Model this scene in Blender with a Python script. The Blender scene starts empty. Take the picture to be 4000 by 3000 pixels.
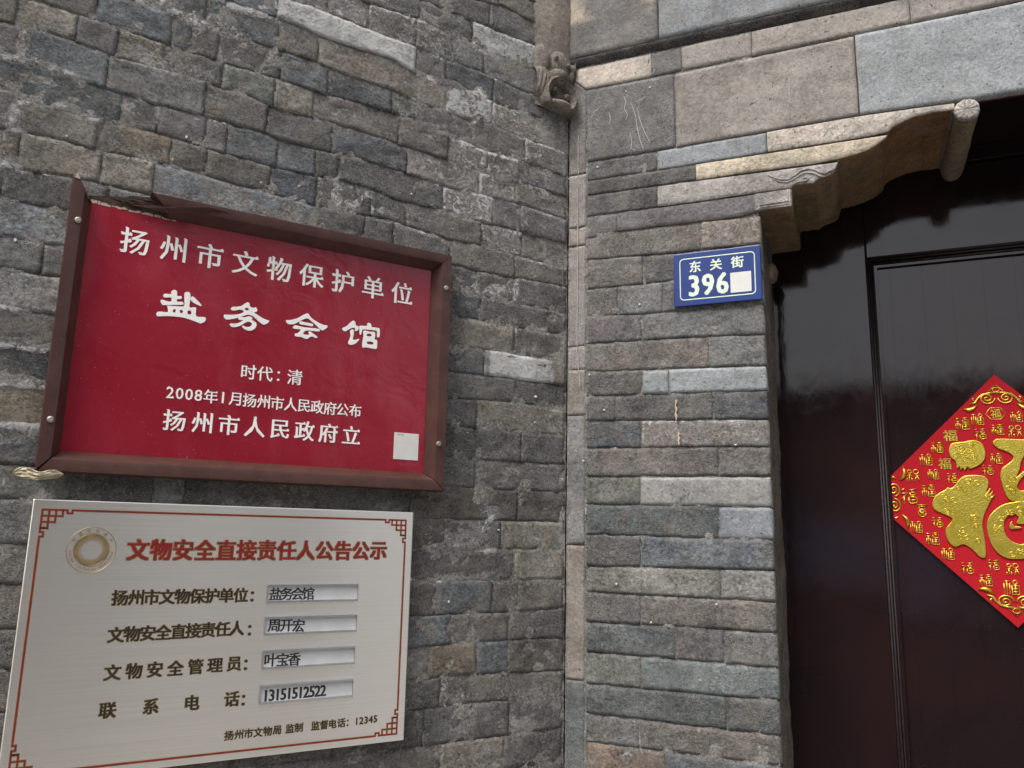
import bpy, bmesh, math, random
import numpy as np
from mathutils import Matrix, Vector
random.seed(7)
scene = bpy.context.scene
col = scene.collection
# ------------------------------------------------------------------ camera
cam_d = bpy.data.cameras.new('camera'); cam = bpy.data.objects.new('camera', cam_d); col.objects.link(cam)
cam_d.sensor_width = 36.0; cam_d.lens = 3127.0 / 4000.0 * 36.0; cam_d.clip_start = 0.02; cam_d.clip_end = 500
P_, RO_ = math.radians(10.81), math.radians(-1.19)
fwd = Vector((0, math.cos(P_), math.sin(P_))); rgt = Vector((1, 0, 0)); dwn = fwd.cross(rgt)
r2 = rgt * math.cos(RO_) + dwn * math.sin(RO_); d2 = -rgt * math.sin(RO_) + dwn * math.cos(RO_)
cam.matrix_world = Matrix(((r2.x, -d2.x, -fwd.x, 0), (r2.y, -d2.y, -fwd.y, 0), (r2.z, -d2.z, -fwd.z, 1.65), (0, 0, 0, 1)))
scene.camera = cam
# ------------------------------------------------------------------ sky and sun (bright overcast)
SUN_DIR = Vector((-0.45, -0.55, 1.15)).normalized()
w = bpy.data.worlds.new('World'); scene.world = w; w.use_nodes = True
nt = w.node_tree; nt.nodes.clear()
sky = nt.nodes.new('ShaderNodeTexSky'); sky.sky_type = 'NISHITA'; sky.sun_disc = False
sky.sun_elevation = math.asin(SUN_DIR.z); sky.sun_rotation = math.atan2(SUN_DIR.x, SUN_DIR.y)
sky.air_density = 1.0; sky.dust_density = 4.0; sky.ozone_density = 1.0
hs = nt.nodes.new('ShaderNodeHueSaturation'); hs.inputs['Saturation'].default_value = 0.34
bg = nt.nodes.new('ShaderNodeBackground'); bg.inputs['Strength'].default_value = 0.15
wo = nt.nodes.new('ShaderNodeOutputWorld')
nt.links.new(sky.outputs[0], hs.inputs['Color']); nt.links.new(hs.outputs[0], bg.inputs['Color']); nt.links.new(bg.outputs[0], wo.inputs[0])
sd = bpy.data.lights.new('sun', 'SUN'); sd.energy = 1.2; sd.angle = math.radians(24); sd.color = (1.0, 0.97, 0.93)
sun = bpy.data.objects.new('sun', sd); col.objects.link(sun)
sun.rotation_euler = SUN_DIR.to_track_quat('Z', 'Y').to_euler(); sun.location = (0, 0, 12)
vs = scene.view_settings; vs.view_transform = 'Standard'; vs.look = 'None'; vs.gamma = 1.0; vs.use_curve_mapping = False
vs.exposure = 1.0

# measured layout of the place, in metres on the wall planes
JL = {-7:[(0.0082,2.8035),(0.1505,2.7952)],-6:[(0.0077,2.7542),(0.1435,2.7563)],-5:[(0.0073,2.7115),(0.1022,2.7067),(0.1643,2.7157),(0.2261,2.7064)],-4:[(0.0068,2.6542),(0.1012,2.6522),(0.1924,2.6559),(0.2655,2.6577),(0.3445,2.6604)],-3:[(0.0063,2.6035),(0.1026,2.5997),(0.2036,2.5989),(0.2613,2.6049),(0.2985,2.6103),(0.3516,2.6182),(0.4167,2.6141),(0.4665,2.613)],-2:[(0.0058,2.5387),(0.1094,2.5416),(0.2021,2.5522),(0.2874,2.5517),(0.3531,2.5587),(0.4137,2.5573),(0.5165,2.5652),(0.5899,2.565)],-1:[(0.0054,2.4956),(0.1109,2.4935),(0.1832,2.4971),(0.2829,2.507),(0.3526,2.5034),(0.3877,2.5153),(0.4689,2.5132),(0.5327,2.5144),(0.6059,2.523),(0.6494,2.5194),(0.6954,2.524)],0:[(0.0048,2.4351),(0.12,2.4409),(0.1794,2.4475),(0.2176,2.445),(0.3031,2.4466),(0.3457,2.4466),(0.3845,2.4542),(0.4349,2.4555),(0.5078,2.4593),(0.5274,2.4627),(0.5958,2.4638),(0.6378,2.4641),(0.6955,2.4615),(0.7229,2.4656),(0.7777,2.4684),(0.8349,2.4698)],1:[(0.0043,2.3839),(0.1212,2.3896),(0.1943,2.3878),(0.2515,2.397),(0.3013,2.4028),(0.3482,2.4109),(0.4057,2.4086),(0.4627,2.4088),(0.5351,2.4063),(0.5974,2.409),(0.6809,2.4093),(0.7367,2.4115),(0.7982,2.413),(0.8463,2.4162),(0.9047,2.4186),(0.9577,2.4221)],2:[(0.0039,2.3389),(0.1201,2.3407),(0.1787,2.3394),(0.2724,2.3486),(0.299,2.3483),(0.3794,2.3523),(0.4596,2.357),(0.5299,2.3568),(0.6024,2.355),(0.6476,2.365),(0.6925,2.3641),(0.7143,2.3681),(0.7872,2.3693),(0.8412,2.366),(0.8999,2.3741),(0.9397,2.3743),(0.9769,2.3737),(0.9968,2.3718)],3:[(0.0035,2.2883),(0.1238,2.296),(0.1944,2.2978),(0.2836,2.294),(0.3536,2.2992),(0.4465,2.3045),(0.5243,2.2998),(0.5894,2.3015),(0.6148,2.3059),(0.6705,2.3054),(0.709,2.3075),(0.7812,2.3061),(0.8355,2.3108),(0.8814,2.3107),(0.9077,2.3148),(0.964,2.3205),(0.9904,2.3184)],4:[(0.003,2.2387),(0.1126,2.2397),(0.1876,2.2396),(0.2458,2.2415),(0.2795,2.247),(0.3639,2.2437),(0.4365,2.255),(0.4786,2.255),(0.521,2.2509),(0.5983,2.2495),(0.6506,2.2506),(0.7042,2.253),(0.7767,2.2594),(0.83,2.2568),(0.861,2.2549),(0.9015,2.2586),(0.9293,2.2588),(0.9621,2.2605),(0.9839,2.2637)],5:[(0.0025,2.1838),(0.1237,2.1889),(0.2094,2.1932),(0.2662,2.1899),(0.3467,2.1979),(0.3702,2.202),(0.4333,2.2004),(0.5081,2.1982),(0.5241,2.1977),(0.6022,2.2024),(0.6495,2.202),(0.7003,2.2082),(0.7501,2.21),(0.7934,2.2097),(0.8472,2.209),(0.9102,2.2108),(0.951,2.2093),(0.9773,2.2085)],6:[(0.0021,2.145),(0.1106,2.1434),(0.2055,2.1406),(0.2555,2.1435),(0.8848,2.1576),(0.9444,2.1522),(0.9714,2.1585)],7:[(0.0016,2.0864),(0.1216,2.0934),(0.2018,2.0925),(0.2557,2.0935),(0.8846,2.1047),(0.9649,2.1042)],8:[(0.0012,2.0454),(0.1564,2.0428),(0.2094,2.047),(0.2584,2.0437),(0.8841,2.05),(0.9584,2.0491)],9:[(0.0007,1.9902),(0.1753,1.9915),(0.2569,1.9919),(0.8844,2.0027),(0.9528,2.0028)],10:[(0.0003,1.9429),(0.1738,1.9423),(0.2575,1.9414),(0.8834,1.9479),(0.9462,1.9475)],11:[(0.0016,1.8939),(0.1193,1.8991),(0.2581,1.8915),(0.8831,1.8974),(0.9403,1.8972)],12:[(0.0018,1.8456),(0.1291,1.842),(0.2582,1.8424),(0.8825,1.8447),(0.9339,1.8436)],13:[(0.0036,1.7878),(0.1007,1.7866),(0.2585,1.7852),(0.8836,1.7835),(0.9268,1.7844)],14:[(0.0031,1.7359),(0.1523,1.7334),(0.259,1.7352),(0.8825,1.7314),(0.9206,1.7319)],15:[(0.0037,1.6784),(0.1723,1.6781),(0.3141,1.6772),(0.8794,1.6855),(0.9151,1.6857)],16:[(0.0032,1.6293),(0.3117,1.6261)],17:[(0.0027,1.5747),(0.1171,1.5724),(0.3125,1.574)],18:[(0.0005,1.5221),(0.1332,1.5165),(0.3126,1.5161)],19:[(-0.0001,1.4688),(0.1827,1.4679),(0.3134,1.4656)],20:[(-0.0023,1.4103),(0.1845,1.4145),(0.3167,1.4124)],21:[(-0.0027,1.3656),(0.1959,1.3681),(0.3175,1.3647)],22:[(-0.0033,1.3112),(0.1279,1.3096),(0.3469,1.3082)],23:[(-0.0038,1.255),(0.106,1.2551)],24:[(0,1.203),(0.9,1.203)]}
ROWS = {-7:([0.2624],['ol','gr']),-6:([0.1733],['gr','ol']),-5:([0.1932],['dk','dk']),-4:([0.3446,0.2304],['dk','dk','mo']),-3:([0.5199,0.4453,0.3492,0.2759,0.204],['pk','pk','pk','pk','gr','gr']),-2:([0.7286,0.6084,0.3497,0.286,0.1822],['bs','bs','wh','dk','bl','dk']),-1:([0.7783,0.7223,0.6024,0.5329,0.2828,0.1825],['oc','bs','bs','br','po','mo','pl']),0:([0.8777,0.7693,0.738,0.6978,0.5947,0.5126,0.3925,0.3439,0.2229,0.1044],['br','bs','bs','br','dk','bs','bl','bl','dk','br','pl']),1:([0.9785,0.9009,0.8452,0.7772,0.6867,0.6015,0.5325,0.3743,0.2734,0.189,0.1195],['ol','tn','mv','tn','ol','og','tn','br','br','pk','pk','mv']),2:([0.9645,0.8526,0.7105,0.6113,0.4966,0.3564,0.2068,0.1244],['mv','bs','gr','br','dk','bl','pk','pk','br']),3:([0.8274,0.7745,0.7043,0.6715,0.5883,0.524,0.4828,0.2815,0.1749,0.1115],['dg','dk','mv','mv','bs','bs','dk','dk','pk','dk','mv']),4:([0.96,0.8555,0.7519,0.6987,0.5973,0.5183,0.4201,0.3529,0.1985,0.1086],['mv','ol','oc','ol','od','bl','dk','dk','br','pk','br']),5:([0.9503,0.8451,0.773,0.5189,0.4294,0.3752,0.2643,0.1232],['oc','tn','tn','gb','dk','dk','dk','br','br']),6:([0.9665,0.831,0.7301,0.6206,0.5013,0.3904,0.2052,0.1123],['lt','dk','gr','dk','gr','br','dk','br','dk']),7:([0.856,0.6874,0.5669,0.4347,0.1939],['gb','dk','gr','br','bl','dk']),8:([0.9043,0.7925,0.6442,0.5207,0.3849,0.1204],['gr','gr','dk','br','gr','tn','br']),9:([0.8451,0.7158,0.5594,0.4287,0.1843],['lt','br','dk','gr','bl','wp']),10:([0.8395,0.7471,0.6356,0.4257,0.1165],['br','dk','br','gr','dk','dk']),11:([0.8339,0.7063,0.5922,0.3768,0.1972],['bl','dk','gr','br','dk','tn']),12:([0.8279,0.7368,0.5879,0.4195,0.1013],['oc','dk','br','gr','dk','dk']),13:([0.8218,0.696,0.5437,0.371,0.1973],['bl','dk','br','dk','dk','dk']),14:([0.8165,0.7265,0.6842,0.6329,0.4568,0.3217,0.1078],['og','dk','gr','dk','br','dk','db','db']),15:([0.8204,0.6865,0.5359,0.3653,0.2541,0.1679,0.1416],['gr','dk','br','dk','db','dk','dk','tn']),16:([0.7826,0.609,0.4069,0.1108],['dk','dk','br','dt','tn']),17:([0.8085,0.6409,0.4464,0.2658,0.157,0.0999],['br','dk','br','db','bs','br','br']),18:([0.7712,0.5999,0.443,0.2356,0.1216],['dk','br','dk','bs','br','dk']),19:([0.7658,0.5955,0.3975,0.2741,0.1834,0.1177],['br','dk','dk','br','oc','bs','db']),20:([0.7286,0.5544,0.3945,0.2508,0.1175],['dk','br','gr','dk','br','br']),21:([0.7551,0.587,0.4331,0.2789,0.187,0.1152],['dk','br','dk','dk','dk','dk','dk']),22:([0.7179,0.546,0.3455,0.2463,0.1251],['br','dk','br','br','tn','dk']),23:([0.7126,0.5418,0.3851,0.1824,0.0552],['dk','br','gr','dk','br','dk'])}
LIME = [([(0.9904,2.3184),(0.9494,2.3238),(0.9084,2.3209),(0.8814,2.3107)],0.004,1),([(0.7865,2.4886),(0.7774,2.4736),(0.7535,2.4664),(0.7229,2.4656)],0.004,1),([(0.9839,2.2637),(0.9621,2.2605),(0.9192,2.259)],0.003,0.8),([(0.9604,2.2565),(0.9615,2.2339),(0.9641,2.2151),(0.9525,2.2105)],0.005,1),([(0.9639,2.3647),(0.9622,2.3444),(0.9628,2.3213)],0.004,0.8),([(0.9114,2.2635),(0.8859,2.2608),(0.8578,2.2546)],0.003,1),([(0.7811,2.3057),(0.7756,2.2942),(0.772,2.2647)],0.003,0.7),([(0.9714,2.1585),(0.9457,2.1527)],0.004,0.9),([(0.9649,2.1042),(0.9461,2.1017)],0.003,0.6),([(0.9528,2.0028),(0.9252,2.0027)],0.003,0.7),([(0.9462,1.9475),(0.9124,1.9459)],0.004,1),([(0.9403,1.8972),(0.8831,1.8974)],0.0045,1),([(0.9339,1.8436),(0.8825,1.8447)],0.005,1),([(0.9268,1.7844),(0.8836,1.7835)],0.005,1),([(0.2919,1.6285),(0.221,1.6301),(0.154,1.6246)],0.004,1),([(0.313,1.574),(0.219,1.5758),(0.1182,1.5737)],0.003,1),([(0.1114,1.6259),(0.1114,1.5782)],0.002,1),([(0.6854,2.5182),(0.626,2.5165)],0.003,0.9),([(0.6059,2.523),(0.5316,2.5113),(0.4702,2.5102)],0.003,0.6),([(0.6152,2.4329),(0.5325,2.456)],0.003,0.6),([(0.2298,2.4919),(0.2233,2.4666),(0.2058,2.4501)],0.005,0.8),([(0.1175,2.1416),(0.1193,2.0948)],0.003,0.8),([(0.137,2.3821),(0.1361,2.3443)],0.003,0.7),([(0.3601,2.5088),(0.2803,2.5084),(0.1959,2.497)],0.003,0.5),([(0.1798,2.3385),(0.1219,2.3424),(0.0038,2.3216)],0.004,0.6),([(0.0106,1.9463),(0.0095,2.0815)],0.003,0.4),([(0.0123,1.7711),(0.0031,1.735),(0.0084,1.684)],0.003,0.8),([(0.1321,2.0369),(0.1312,1.9969)],0.002,0.7),([(0.1162,1.9343),(0.1153,1.8951)],0.002,0.6),([(0.1051,1.8377),(0.1008,1.79)],0.002,0.6),([(0.1954,1.7792),(0.1952,1.7424)],0.002,0.5),([(0.3761,2.4175),(0.303,2.4055),(0.221,2.3971)],0.003,0.5),([(0.2177,1.9756),(0.1532,1.989),(0.0084,1.9671)],0.003,0.5),([(0.4024,2.3463),(0.3006,2.3489)],0.003,0.5),([(0.1206,2.2834),(0.1132,2.2105)],0.004,0.5)]
PJ = [[(0.045,2.5697),(0.2254,2.5674),(0.5561,2.5695),(0.8232,2.5679)],[(0.0454,2.4079),(0.2226,2.4075),(0.5523,2.409),(0.7364,2.4028)],[(0.0466,2.3667),(0.2625,2.3659),(0.5959,2.3642)],[(0.0477,2.3347),(0.2617,2.3316),(0.5116,2.327)],[(0.0478,2.2899),(0.1858,2.2871),(0.4349,2.2872)],[(0.0479,2.2429),(0.1063,2.2487),(0.3782,2.2445)],[(0.0496,2.1978),(0.2113,2.1903),(0.3776,2.1896)],[(0.0498,2.1359),(0.2133,2.1346),(0.3774,2.1353)],[(0.0499,2.0796),(0.1541,2.0753),(0.3778,2.0741)],[(0.05,2.0245),(0.1958,2.0233),(0.377,2.0172)],[(0.0522,1.9685),(0.2762,1.9623),(0.3779,1.9591)],[(0.0538,1.9198),(0.3775,1.9145)],[(0.0539,1.8718),(0.3786,1.8625)],[(0.0555,1.819),(0.3781,1.8145)],[(0.0555,1.7644),(0.3791,1.7626)],[(0.0541,1.7134),(0.3795,1.7088)],[(0.0542,1.657),(0.379,1.6528)],[(0.0543,1.5994),(0.3783,1.6031)],[(0.0543,1.5523),(0.3775,1.5512)],[(0.0559,1.4995),(0.3796,1.5001)],[(0.056,1.4469),(0.3801,1.4432)],[(0.058,1.3912),(0.3805,1.3923)],[(0.058,1.3405),(0.3798,1.337)],[(0.0547,1.2918),(0.3791,1.2903)],[(0.0548,1.2411),(0.3787,1.2427)]]
PROWS = [([0.224,0.5551],['sk','sb','sg']),([0.1862,0.395],['dk','gb','cl']),([0.2616],['dt','cy']),([0.1866],['dk','cw']),([0.1048],['mv','mv']),([0.2683],['br','bw']),([0.155],['br','dk']),([0.1051,0.1932],['br','gr','gr']),([0.1523],['mv','gr']),([0.2783],['br','gr']),([0.1512,0.2013],['dk','bq','bq']),([0.0991,0.2826],['dk','dk','bl']),([0.1487],['bl','wq']),([0.289],['br','br']),([0.1457],['og','lg']),([0.286],['dg','lb']),([0.1456],['dk','bb']),([0.2862],['tg','lt']),([0.1446],['dk','br']),([0.2062,0.2897],['dg','mg','gr']),([0.1444],['og','bg']),([0.2909],['dg','dg']),([0.1397],['gr','br']),([0.1849],['ob','bs'])]
BANDX = [0.177,0.2384,0.3736,0.649]
STRIP = [2.3834,2.2695,2.23,2.0216,1.9741,1.8836,1.6374,1.3957,1.2202]
CA = [(0.3775,2.2511),(0.4329,2.2515),(0.4344,2.2863)]
CB = [(0.4327,2.2876),(0.4383,2.2932),(0.4551,2.2935),(0.4717,2.2918),(0.4741,2.2954),(0.4839,2.3003),(0.4979,2.3039),(0.5076,2.3088),(0.5119,2.317),(0.5155,2.3273)]
CC = [(0.5101,2.3334),(0.5277,2.335),(0.5427,2.3364),(0.5578,2.3404),(0.5694,2.3437),(0.5833,2.3505),(0.5939,2.3579),(0.5988,2.365)]
CD = [(0.5991,2.3662),(0.6072,2.374),(0.6187,2.3798),(0.6214,2.3808),(0.6413,2.3864),(0.6705,2.3894),(0.7014,2.3883)]
ROLL = (0.7231,2.3845,0.0185)
WAVES = [[(0.3942,2.3201),(0.4063,2.3119),(0.4195,2.3063),(0.4304,2.3059),(0.4416,2.3123),(0.4515,2.3195),(0.4636,2.3215),(0.4753,2.3168),(0.4833,2.3107),(0.4913,2.3073),(0.4985,2.3102),(0.5092,2.3131)],[(0.4013,2.312),(0.4133,2.3039),(0.4253,2.3006),(0.4376,2.3034),(0.45,2.3115),(0.4609,2.3145),(0.4714,2.3114),(0.4829,2.3034),(0.4922,2.3011)],[(0.4359,2.2927),(0.4409,2.2974),(0.4494,2.2987),(0.4601,2.2983),(0.4627,2.302),(0.4604,2.305),(0.4544,2.304)],[(0.4309,2.2881),(0.4383,2.2923),(0.4479,2.2928),(0.4551,2.2917),(0.4716,2.2903),(0.4754,2.2951),(0.4839,2.2991)]]
RIM = [[(0.3784,2.2568),(0.4306,2.257),(0.4316,2.2809)],[(0.3819,2.2512),(0.4322,2.2528)]]
T = {'r1':[0.7888,2.0745,0.3575,2.0686],'r2':[0.7163,1.9832,0.4268,1.98],'r3':[0.6075,1.8962,0.535,1.8961],'r4':[0.7186,1.8514,0.4307,1.8521],'r5':[0.7088,1.81,0.4349,1.8105],'hr1':0.0377,'hr2':0.0507,'wr2':0.0705,'hr4':0.0214,'hr5':0.0291,'qr':[(0.3583,1.821),(0.3136,1.8221),(0.3143,1.776),(0.3599,1.7756)],'s1':[0.7406,1.6214,0.3814,1.6231],'hs1':0.0293,'em':[0.7995,1.6205,0.0613],'a':[0.7573,1.5557,0.5944,1.5566],'ac':[0.5776,1.5543,0.5776,1.5543],'b':[0.7572,1.5063,0.5962,1.509],'bc':[0.5775,1.5055,0.5775,1.5061],'c':[0.7565,1.4568,0.5957,1.4588],'cc':[0.5792,1.4565,0.5775,1.5061],'d':[0.7575,1.4079,0.595,1.41],'dc':[0.5786,1.4071,0.5775,1.5061],'ha':0.0187,'f1':[0.5949,1.36,0.5261,1.3609],'f2':[0.5071,1.3614,0.4938,1.3615],'f3':[0.4683,1.3617,0.4276,1.3622],'f4':[0.4029,1.3623,0.3722,1.3631],'hf':0.0116,'slots':[[(0.5566,1.5718),(0.4129,1.5712),(0.413,1.5446),(0.556,1.5447)],[(0.5568,1.5244),(0.4124,1.524),(0.4118,1.4975),(0.5562,1.4977)],[(0.5565,1.4762),(0.4125,1.476),(0.4129,1.4493),(0.5564,1.4482)],[(0.5565,1.4274),(0.4125,1.4263),(0.4131,1.3994),(0.5563,1.3993)]],'t1':[0.5428,1.5574,0.4932,1.5572],'t2':[0.5423,1.5111,0.5049,1.5098],'t3':[0.5432,1.4615,0.5078,1.461],'t4':[0.5466,1.4109,0.46,1.4121],'ht':0.0166,'bord':[(0.8647,1.6727),(0.3337,1.6751),(0.3391,1.333),(0.8195,1.6724),(0.3756,1.6743),(0.3353,1.6341),(0.3396,1.3744),(0.8618,1.6311)],'p1':[0.257,2.1555,0.3338,2.1565],'p2':[0.254,2.1191,0.3061,2.1185],'pq':[(0.3204,2.1366),(0.3576,2.1354),(0.3575,2.0969),(0.3208,2.0984)],'pb':[(0.227,2.1725),(0.3646,2.1724),(0.3642,2.0929),(0.2293,2.0911)],'pc':[(0.2159,2.1834),(0.3756,2.1848),(0.3754,2.0822),(0.2179,2.0796)],'hp1':0.0207,'hp2':0.0431,'nails':[(0.8662,2.0828),(0.8684,1.7945),(0.2836,2.0848),(0.2865,1.8049)],'frame':[(0.879,2.1566),(0.8634,2.134),(0.7363,2.1507),(0.2708,2.1489),(0.2768,1.7291),(0.8796,1.7204)]}
LI = [([(0.7315,2.0054),(0.729,2.0092),(0.7253,2.0094),(0.7231,2.0069),(0.7225,2.0011),(0.7174,2.0015),(0.7155,1.9993),(0.717,1.9969),(0.722,1.9957),(0.7217,1.992),(0.7149,1.9928),(0.7127,1.991),(0.7135,1.9883),(0.7268,1.9858),(0.7384,1.9836),(0.742,1.9836),(0.7445,1.9871),(0.7448,1.99),(0.7423,1.9914),(0.7377,1.9904),(0.7305,1.9905),(0.7308,1.9967),(0.7382,1.9955),(0.7419,1.9963),(0.7412,2.0003),(0.7388,2.0016),(0.7312,2.0021)],[]),([(0.7342,1.9834),(0.7227,1.9845),(0.7116,1.9866),(0.712,1.9977),(0.7125,2.0065),(0.7097,2.0095),(0.7052,2.009),(0.7036,2.0036),(0.7037,1.9947),(0.7033,1.9859),(0.6963,1.9873),(0.6937,1.9852),(0.6926,1.9736),(0.6809,1.974),(0.6783,1.9714),(0.6796,1.9668),(0.6834,1.964),(0.6867,1.9631),(0.6943,1.9652),(0.7066,1.9677),(0.7159,1.9684),(0.7303,1.9676),(0.7431,1.9653),(0.7472,1.9649),(0.7491,1.9682),(0.7476,1.9714),(0.7425,1.9728),(0.7333,1.9737),(0.7344,1.9808)],[[(0.7264,1.9748),(0.7258,1.9785),(0.7236,1.9799),(0.7227,1.9783),(0.7231,1.9746)],[(0.7165,1.9778),(0.716,1.9801),(0.7123,1.9788),(0.7129,1.9752),(0.7163,1.9752)],[(0.7055,1.9782),(0.7051,1.9804),(0.7008,1.9804),(0.7003,1.9753),(0.7052,1.975)]]),([(0.7033,2.0007),(0.7015,2.0037),(0.6984,2.003),(0.6918,1.9974),(0.6866,1.9924),(0.6871,1.9905),(0.6905,1.991),(0.6996,1.9946),(0.7029,1.9981)],[]),([(0.6428,1.9936),(0.6406,1.997),(0.635,1.9982),(0.6274,2.0007),(0.6214,2.0062),(0.618,2.0082),(0.615,2.0065),(0.6147,2.0028),(0.6094,2.0005),(0.6052,2.002),(0.6025,1.9986),(0.6032,1.995),(0.6074,1.9932),(0.6014,1.9903),(0.5938,1.9862),(0.5863,1.9843),(0.5826,1.9833),(0.5845,1.9792),(0.5901,1.9757),(0.5945,1.9769),(0.6037,1.9831),(0.6099,1.9875),(0.6171,1.9878),(0.6253,1.9835),(0.6362,1.9784),(0.6472,1.9752),(0.6515,1.9771),(0.6526,1.9814),(0.6506,1.9828),(0.6409,1.984),(0.6312,1.9863),(0.6231,1.9915),(0.6255,1.9941),(0.6304,1.9941),(0.6373,1.9914),(0.6415,1.9915)],[[(0.6221,1.9974),(0.6187,1.999),(0.6152,1.9973),(0.6176,1.9948),(0.6213,1.9956)]]),([(0.6306,1.9793),(0.6288,1.9822),(0.621,1.983),(0.6155,1.9855),(0.6111,1.9854),(0.6088,1.9831),(0.6093,1.9807),(0.6041,1.9784),(0.6016,1.9742),(0.6033,1.9679),(0.6087,1.9633),(0.615,1.9623),(0.6209,1.9645),(0.6237,1.9678),(0.622,1.9692),(0.6169,1.9678),(0.612,1.9692),(0.6091,1.9723),(0.6096,1.9756),(0.6148,1.9768),(0.6202,1.9737),(0.6269,1.9681),(0.6351,1.9646),(0.64,1.9651),(0.6424,1.968),(0.6409,1.9697),(0.6314,1.9716),(0.6247,1.976),(0.6234,1.978),(0.6284,1.9777)],[]),([(0.5563,1.9873),(0.5543,1.9888),(0.5476,1.9902),(0.5373,1.9949),(0.5286,2.0018),(0.5219,2.0053),(0.5187,2.0034),(0.5153,1.9992),(0.5064,1.9942),(0.4951,1.9904),(0.4875,1.9899),(0.4873,1.9868),(0.493,1.9812),(0.4977,1.9809),(0.5075,1.9885),(0.5173,1.9949),(0.5228,1.9967),(0.5339,1.9899),(0.5426,1.9839),(0.5501,1.9825),(0.5539,1.9837)],[]),([(0.5342,1.9875),(0.5321,1.9902),(0.5231,1.9897),(0.513,1.9892),(0.5111,1.9875),(0.5127,1.9848),(0.5228,1.985),(0.5317,1.9851)],[]),([(0.5439,1.9775),(0.5424,1.9811),(0.5387,1.9823),(0.5256,1.9813),(0.5017,1.9822),(0.4996,1.9802),(0.5014,1.9775),(0.5207,1.9765),(0.5265,1.9715),(0.5248,1.9693),(0.5179,1.9696),(0.517,1.9721),(0.5186,1.9739),(0.5152,1.9758),(0.5104,1.973),(0.5031,1.9686),(0.5037,1.9661),(0.5076,1.9663),(0.5108,1.9675),(0.5153,1.966),(0.5189,1.9624),(0.5243,1.9624),(0.529,1.964),(0.5374,1.9639),(0.5402,1.9655),(0.5392,1.9685),(0.5348,1.9702),(0.5311,1.9763),(0.5405,1.9761)],[]),([(0.4619,1.9879),(0.4601,1.9904),(0.4539,1.9943),(0.4486,2.0007),(0.4431,2.0052),(0.4394,2.003),(0.4386,1.9982),(0.4336,1.9965),(0.4328,1.9926),(0.4356,1.9884),(0.4396,1.9883),(0.439,1.992),(0.4416,1.9929),(0.4448,1.9921),(0.4503,1.9887),(0.4549,1.9847),(0.4589,1.9849)],[]),([(0.4477,1.9871),(0.4446,1.9895),(0.4413,1.9889),(0.4411,1.98),(0.442,1.9726),(0.4363,1.9729),(0.4323,1.9751),(0.4311,1.9736),(0.4359,1.967),(0.4422,1.9632),(0.4471,1.9627),(0.45,1.965),(0.4484,1.9709),(0.4463,1.9776),(0.4475,1.9839)],[]),([(0.4318,1.9952),(0.4304,1.9982),(0.4189,1.9999),(0.4183,2.0041),(0.415,2.0057),(0.4112,2.004),(0.4096,1.9993),(0.3995,1.9992),(0.3952,1.9974),(0.3949,1.9851),(0.3969,1.9828),(0.3995,1.9836),(0.4,1.9925),(0.4043,1.9939),(0.416,1.9934),(0.4251,1.9924),(0.4273,1.9885),(0.4279,1.9835),(0.4303,1.9828),(0.431,1.9863)],[]),([(0.4249,1.9889),(0.4208,1.9911),(0.4125,1.9904),(0.4041,1.9908),(0.4029,1.9839),(0.4034,1.9781),(0.3992,1.9771),(0.3982,1.9682),(0.3992,1.9623),(0.4033,1.9613),(0.4175,1.9619),(0.4232,1.9607),(0.425,1.9636),(0.4245,1.9743),(0.4237,1.9825)],[[(0.418,1.9853),(0.4139,1.9869),(0.4097,1.9859),(0.41,1.9825),(0.417,1.9819)],[(0.4172,1.9716),(0.4132,1.9731),(0.4061,1.9728),(0.4062,1.9687),(0.4154,1.9682)]])]
DC = [(0.7627,1.9709),(0.7679,1.5093),(0.5693,1.7774),(0.5678,1.7039)]
P1 = [(0.6793,1.828),(0.684,1.8408),(0.6942,1.8438),(0.7056,1.8445),(0.7156,1.8468),(0.7268,1.8465),(0.7361,1.8395),(0.7399,1.825),(0.7381,1.8123),(0.7318,1.8028),(0.7216,1.7966),(0.7116,1.7936),(0.7082,1.7968),(0.7029,1.7899),(0.7005,1.7953),(0.6959,1.7906),(0.6953,1.7977),(0.6905,1.7945),(0.6887,1.8084),(0.6821,1.8149)]
P2 = [(0.6446,1.7301),(0.6497,1.7413),(0.6588,1.7493),(0.6677,1.7541),(0.6723,1.7588),(0.6779,1.7572),(0.6854,1.7635),(0.6923,1.7731),(0.7022,1.7803),(0.7177,1.7817),(0.7328,1.78),(0.7392,1.7742),(0.7407,1.7648),(0.7372,1.7554),(0.7344,1.7475),(0.7405,1.756),(0.7427,1.7554),(0.7396,1.7444),(0.7452,1.7522),(0.746,1.7491),(0.7427,1.7413),(0.7493,1.746),(0.7431,1.7366),(0.735,1.721),(0.7291,1.7085),(0.7249,1.6898),(0.726,1.6682),(0.727,1.6467),(0.726,1.6345),(0.7224,1.6298),(0.7144,1.6326),(0.7044,1.6447),(0.6913,1.6536),(0.6784,1.6487),(0.6703,1.6531),(0.6641,1.6639),(0.6629,1.6796),(0.6702,1.6907),(0.6757,1.7002),(0.6671,1.7064),(0.6548,1.7126),(0.6458,1.7189)]
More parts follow.
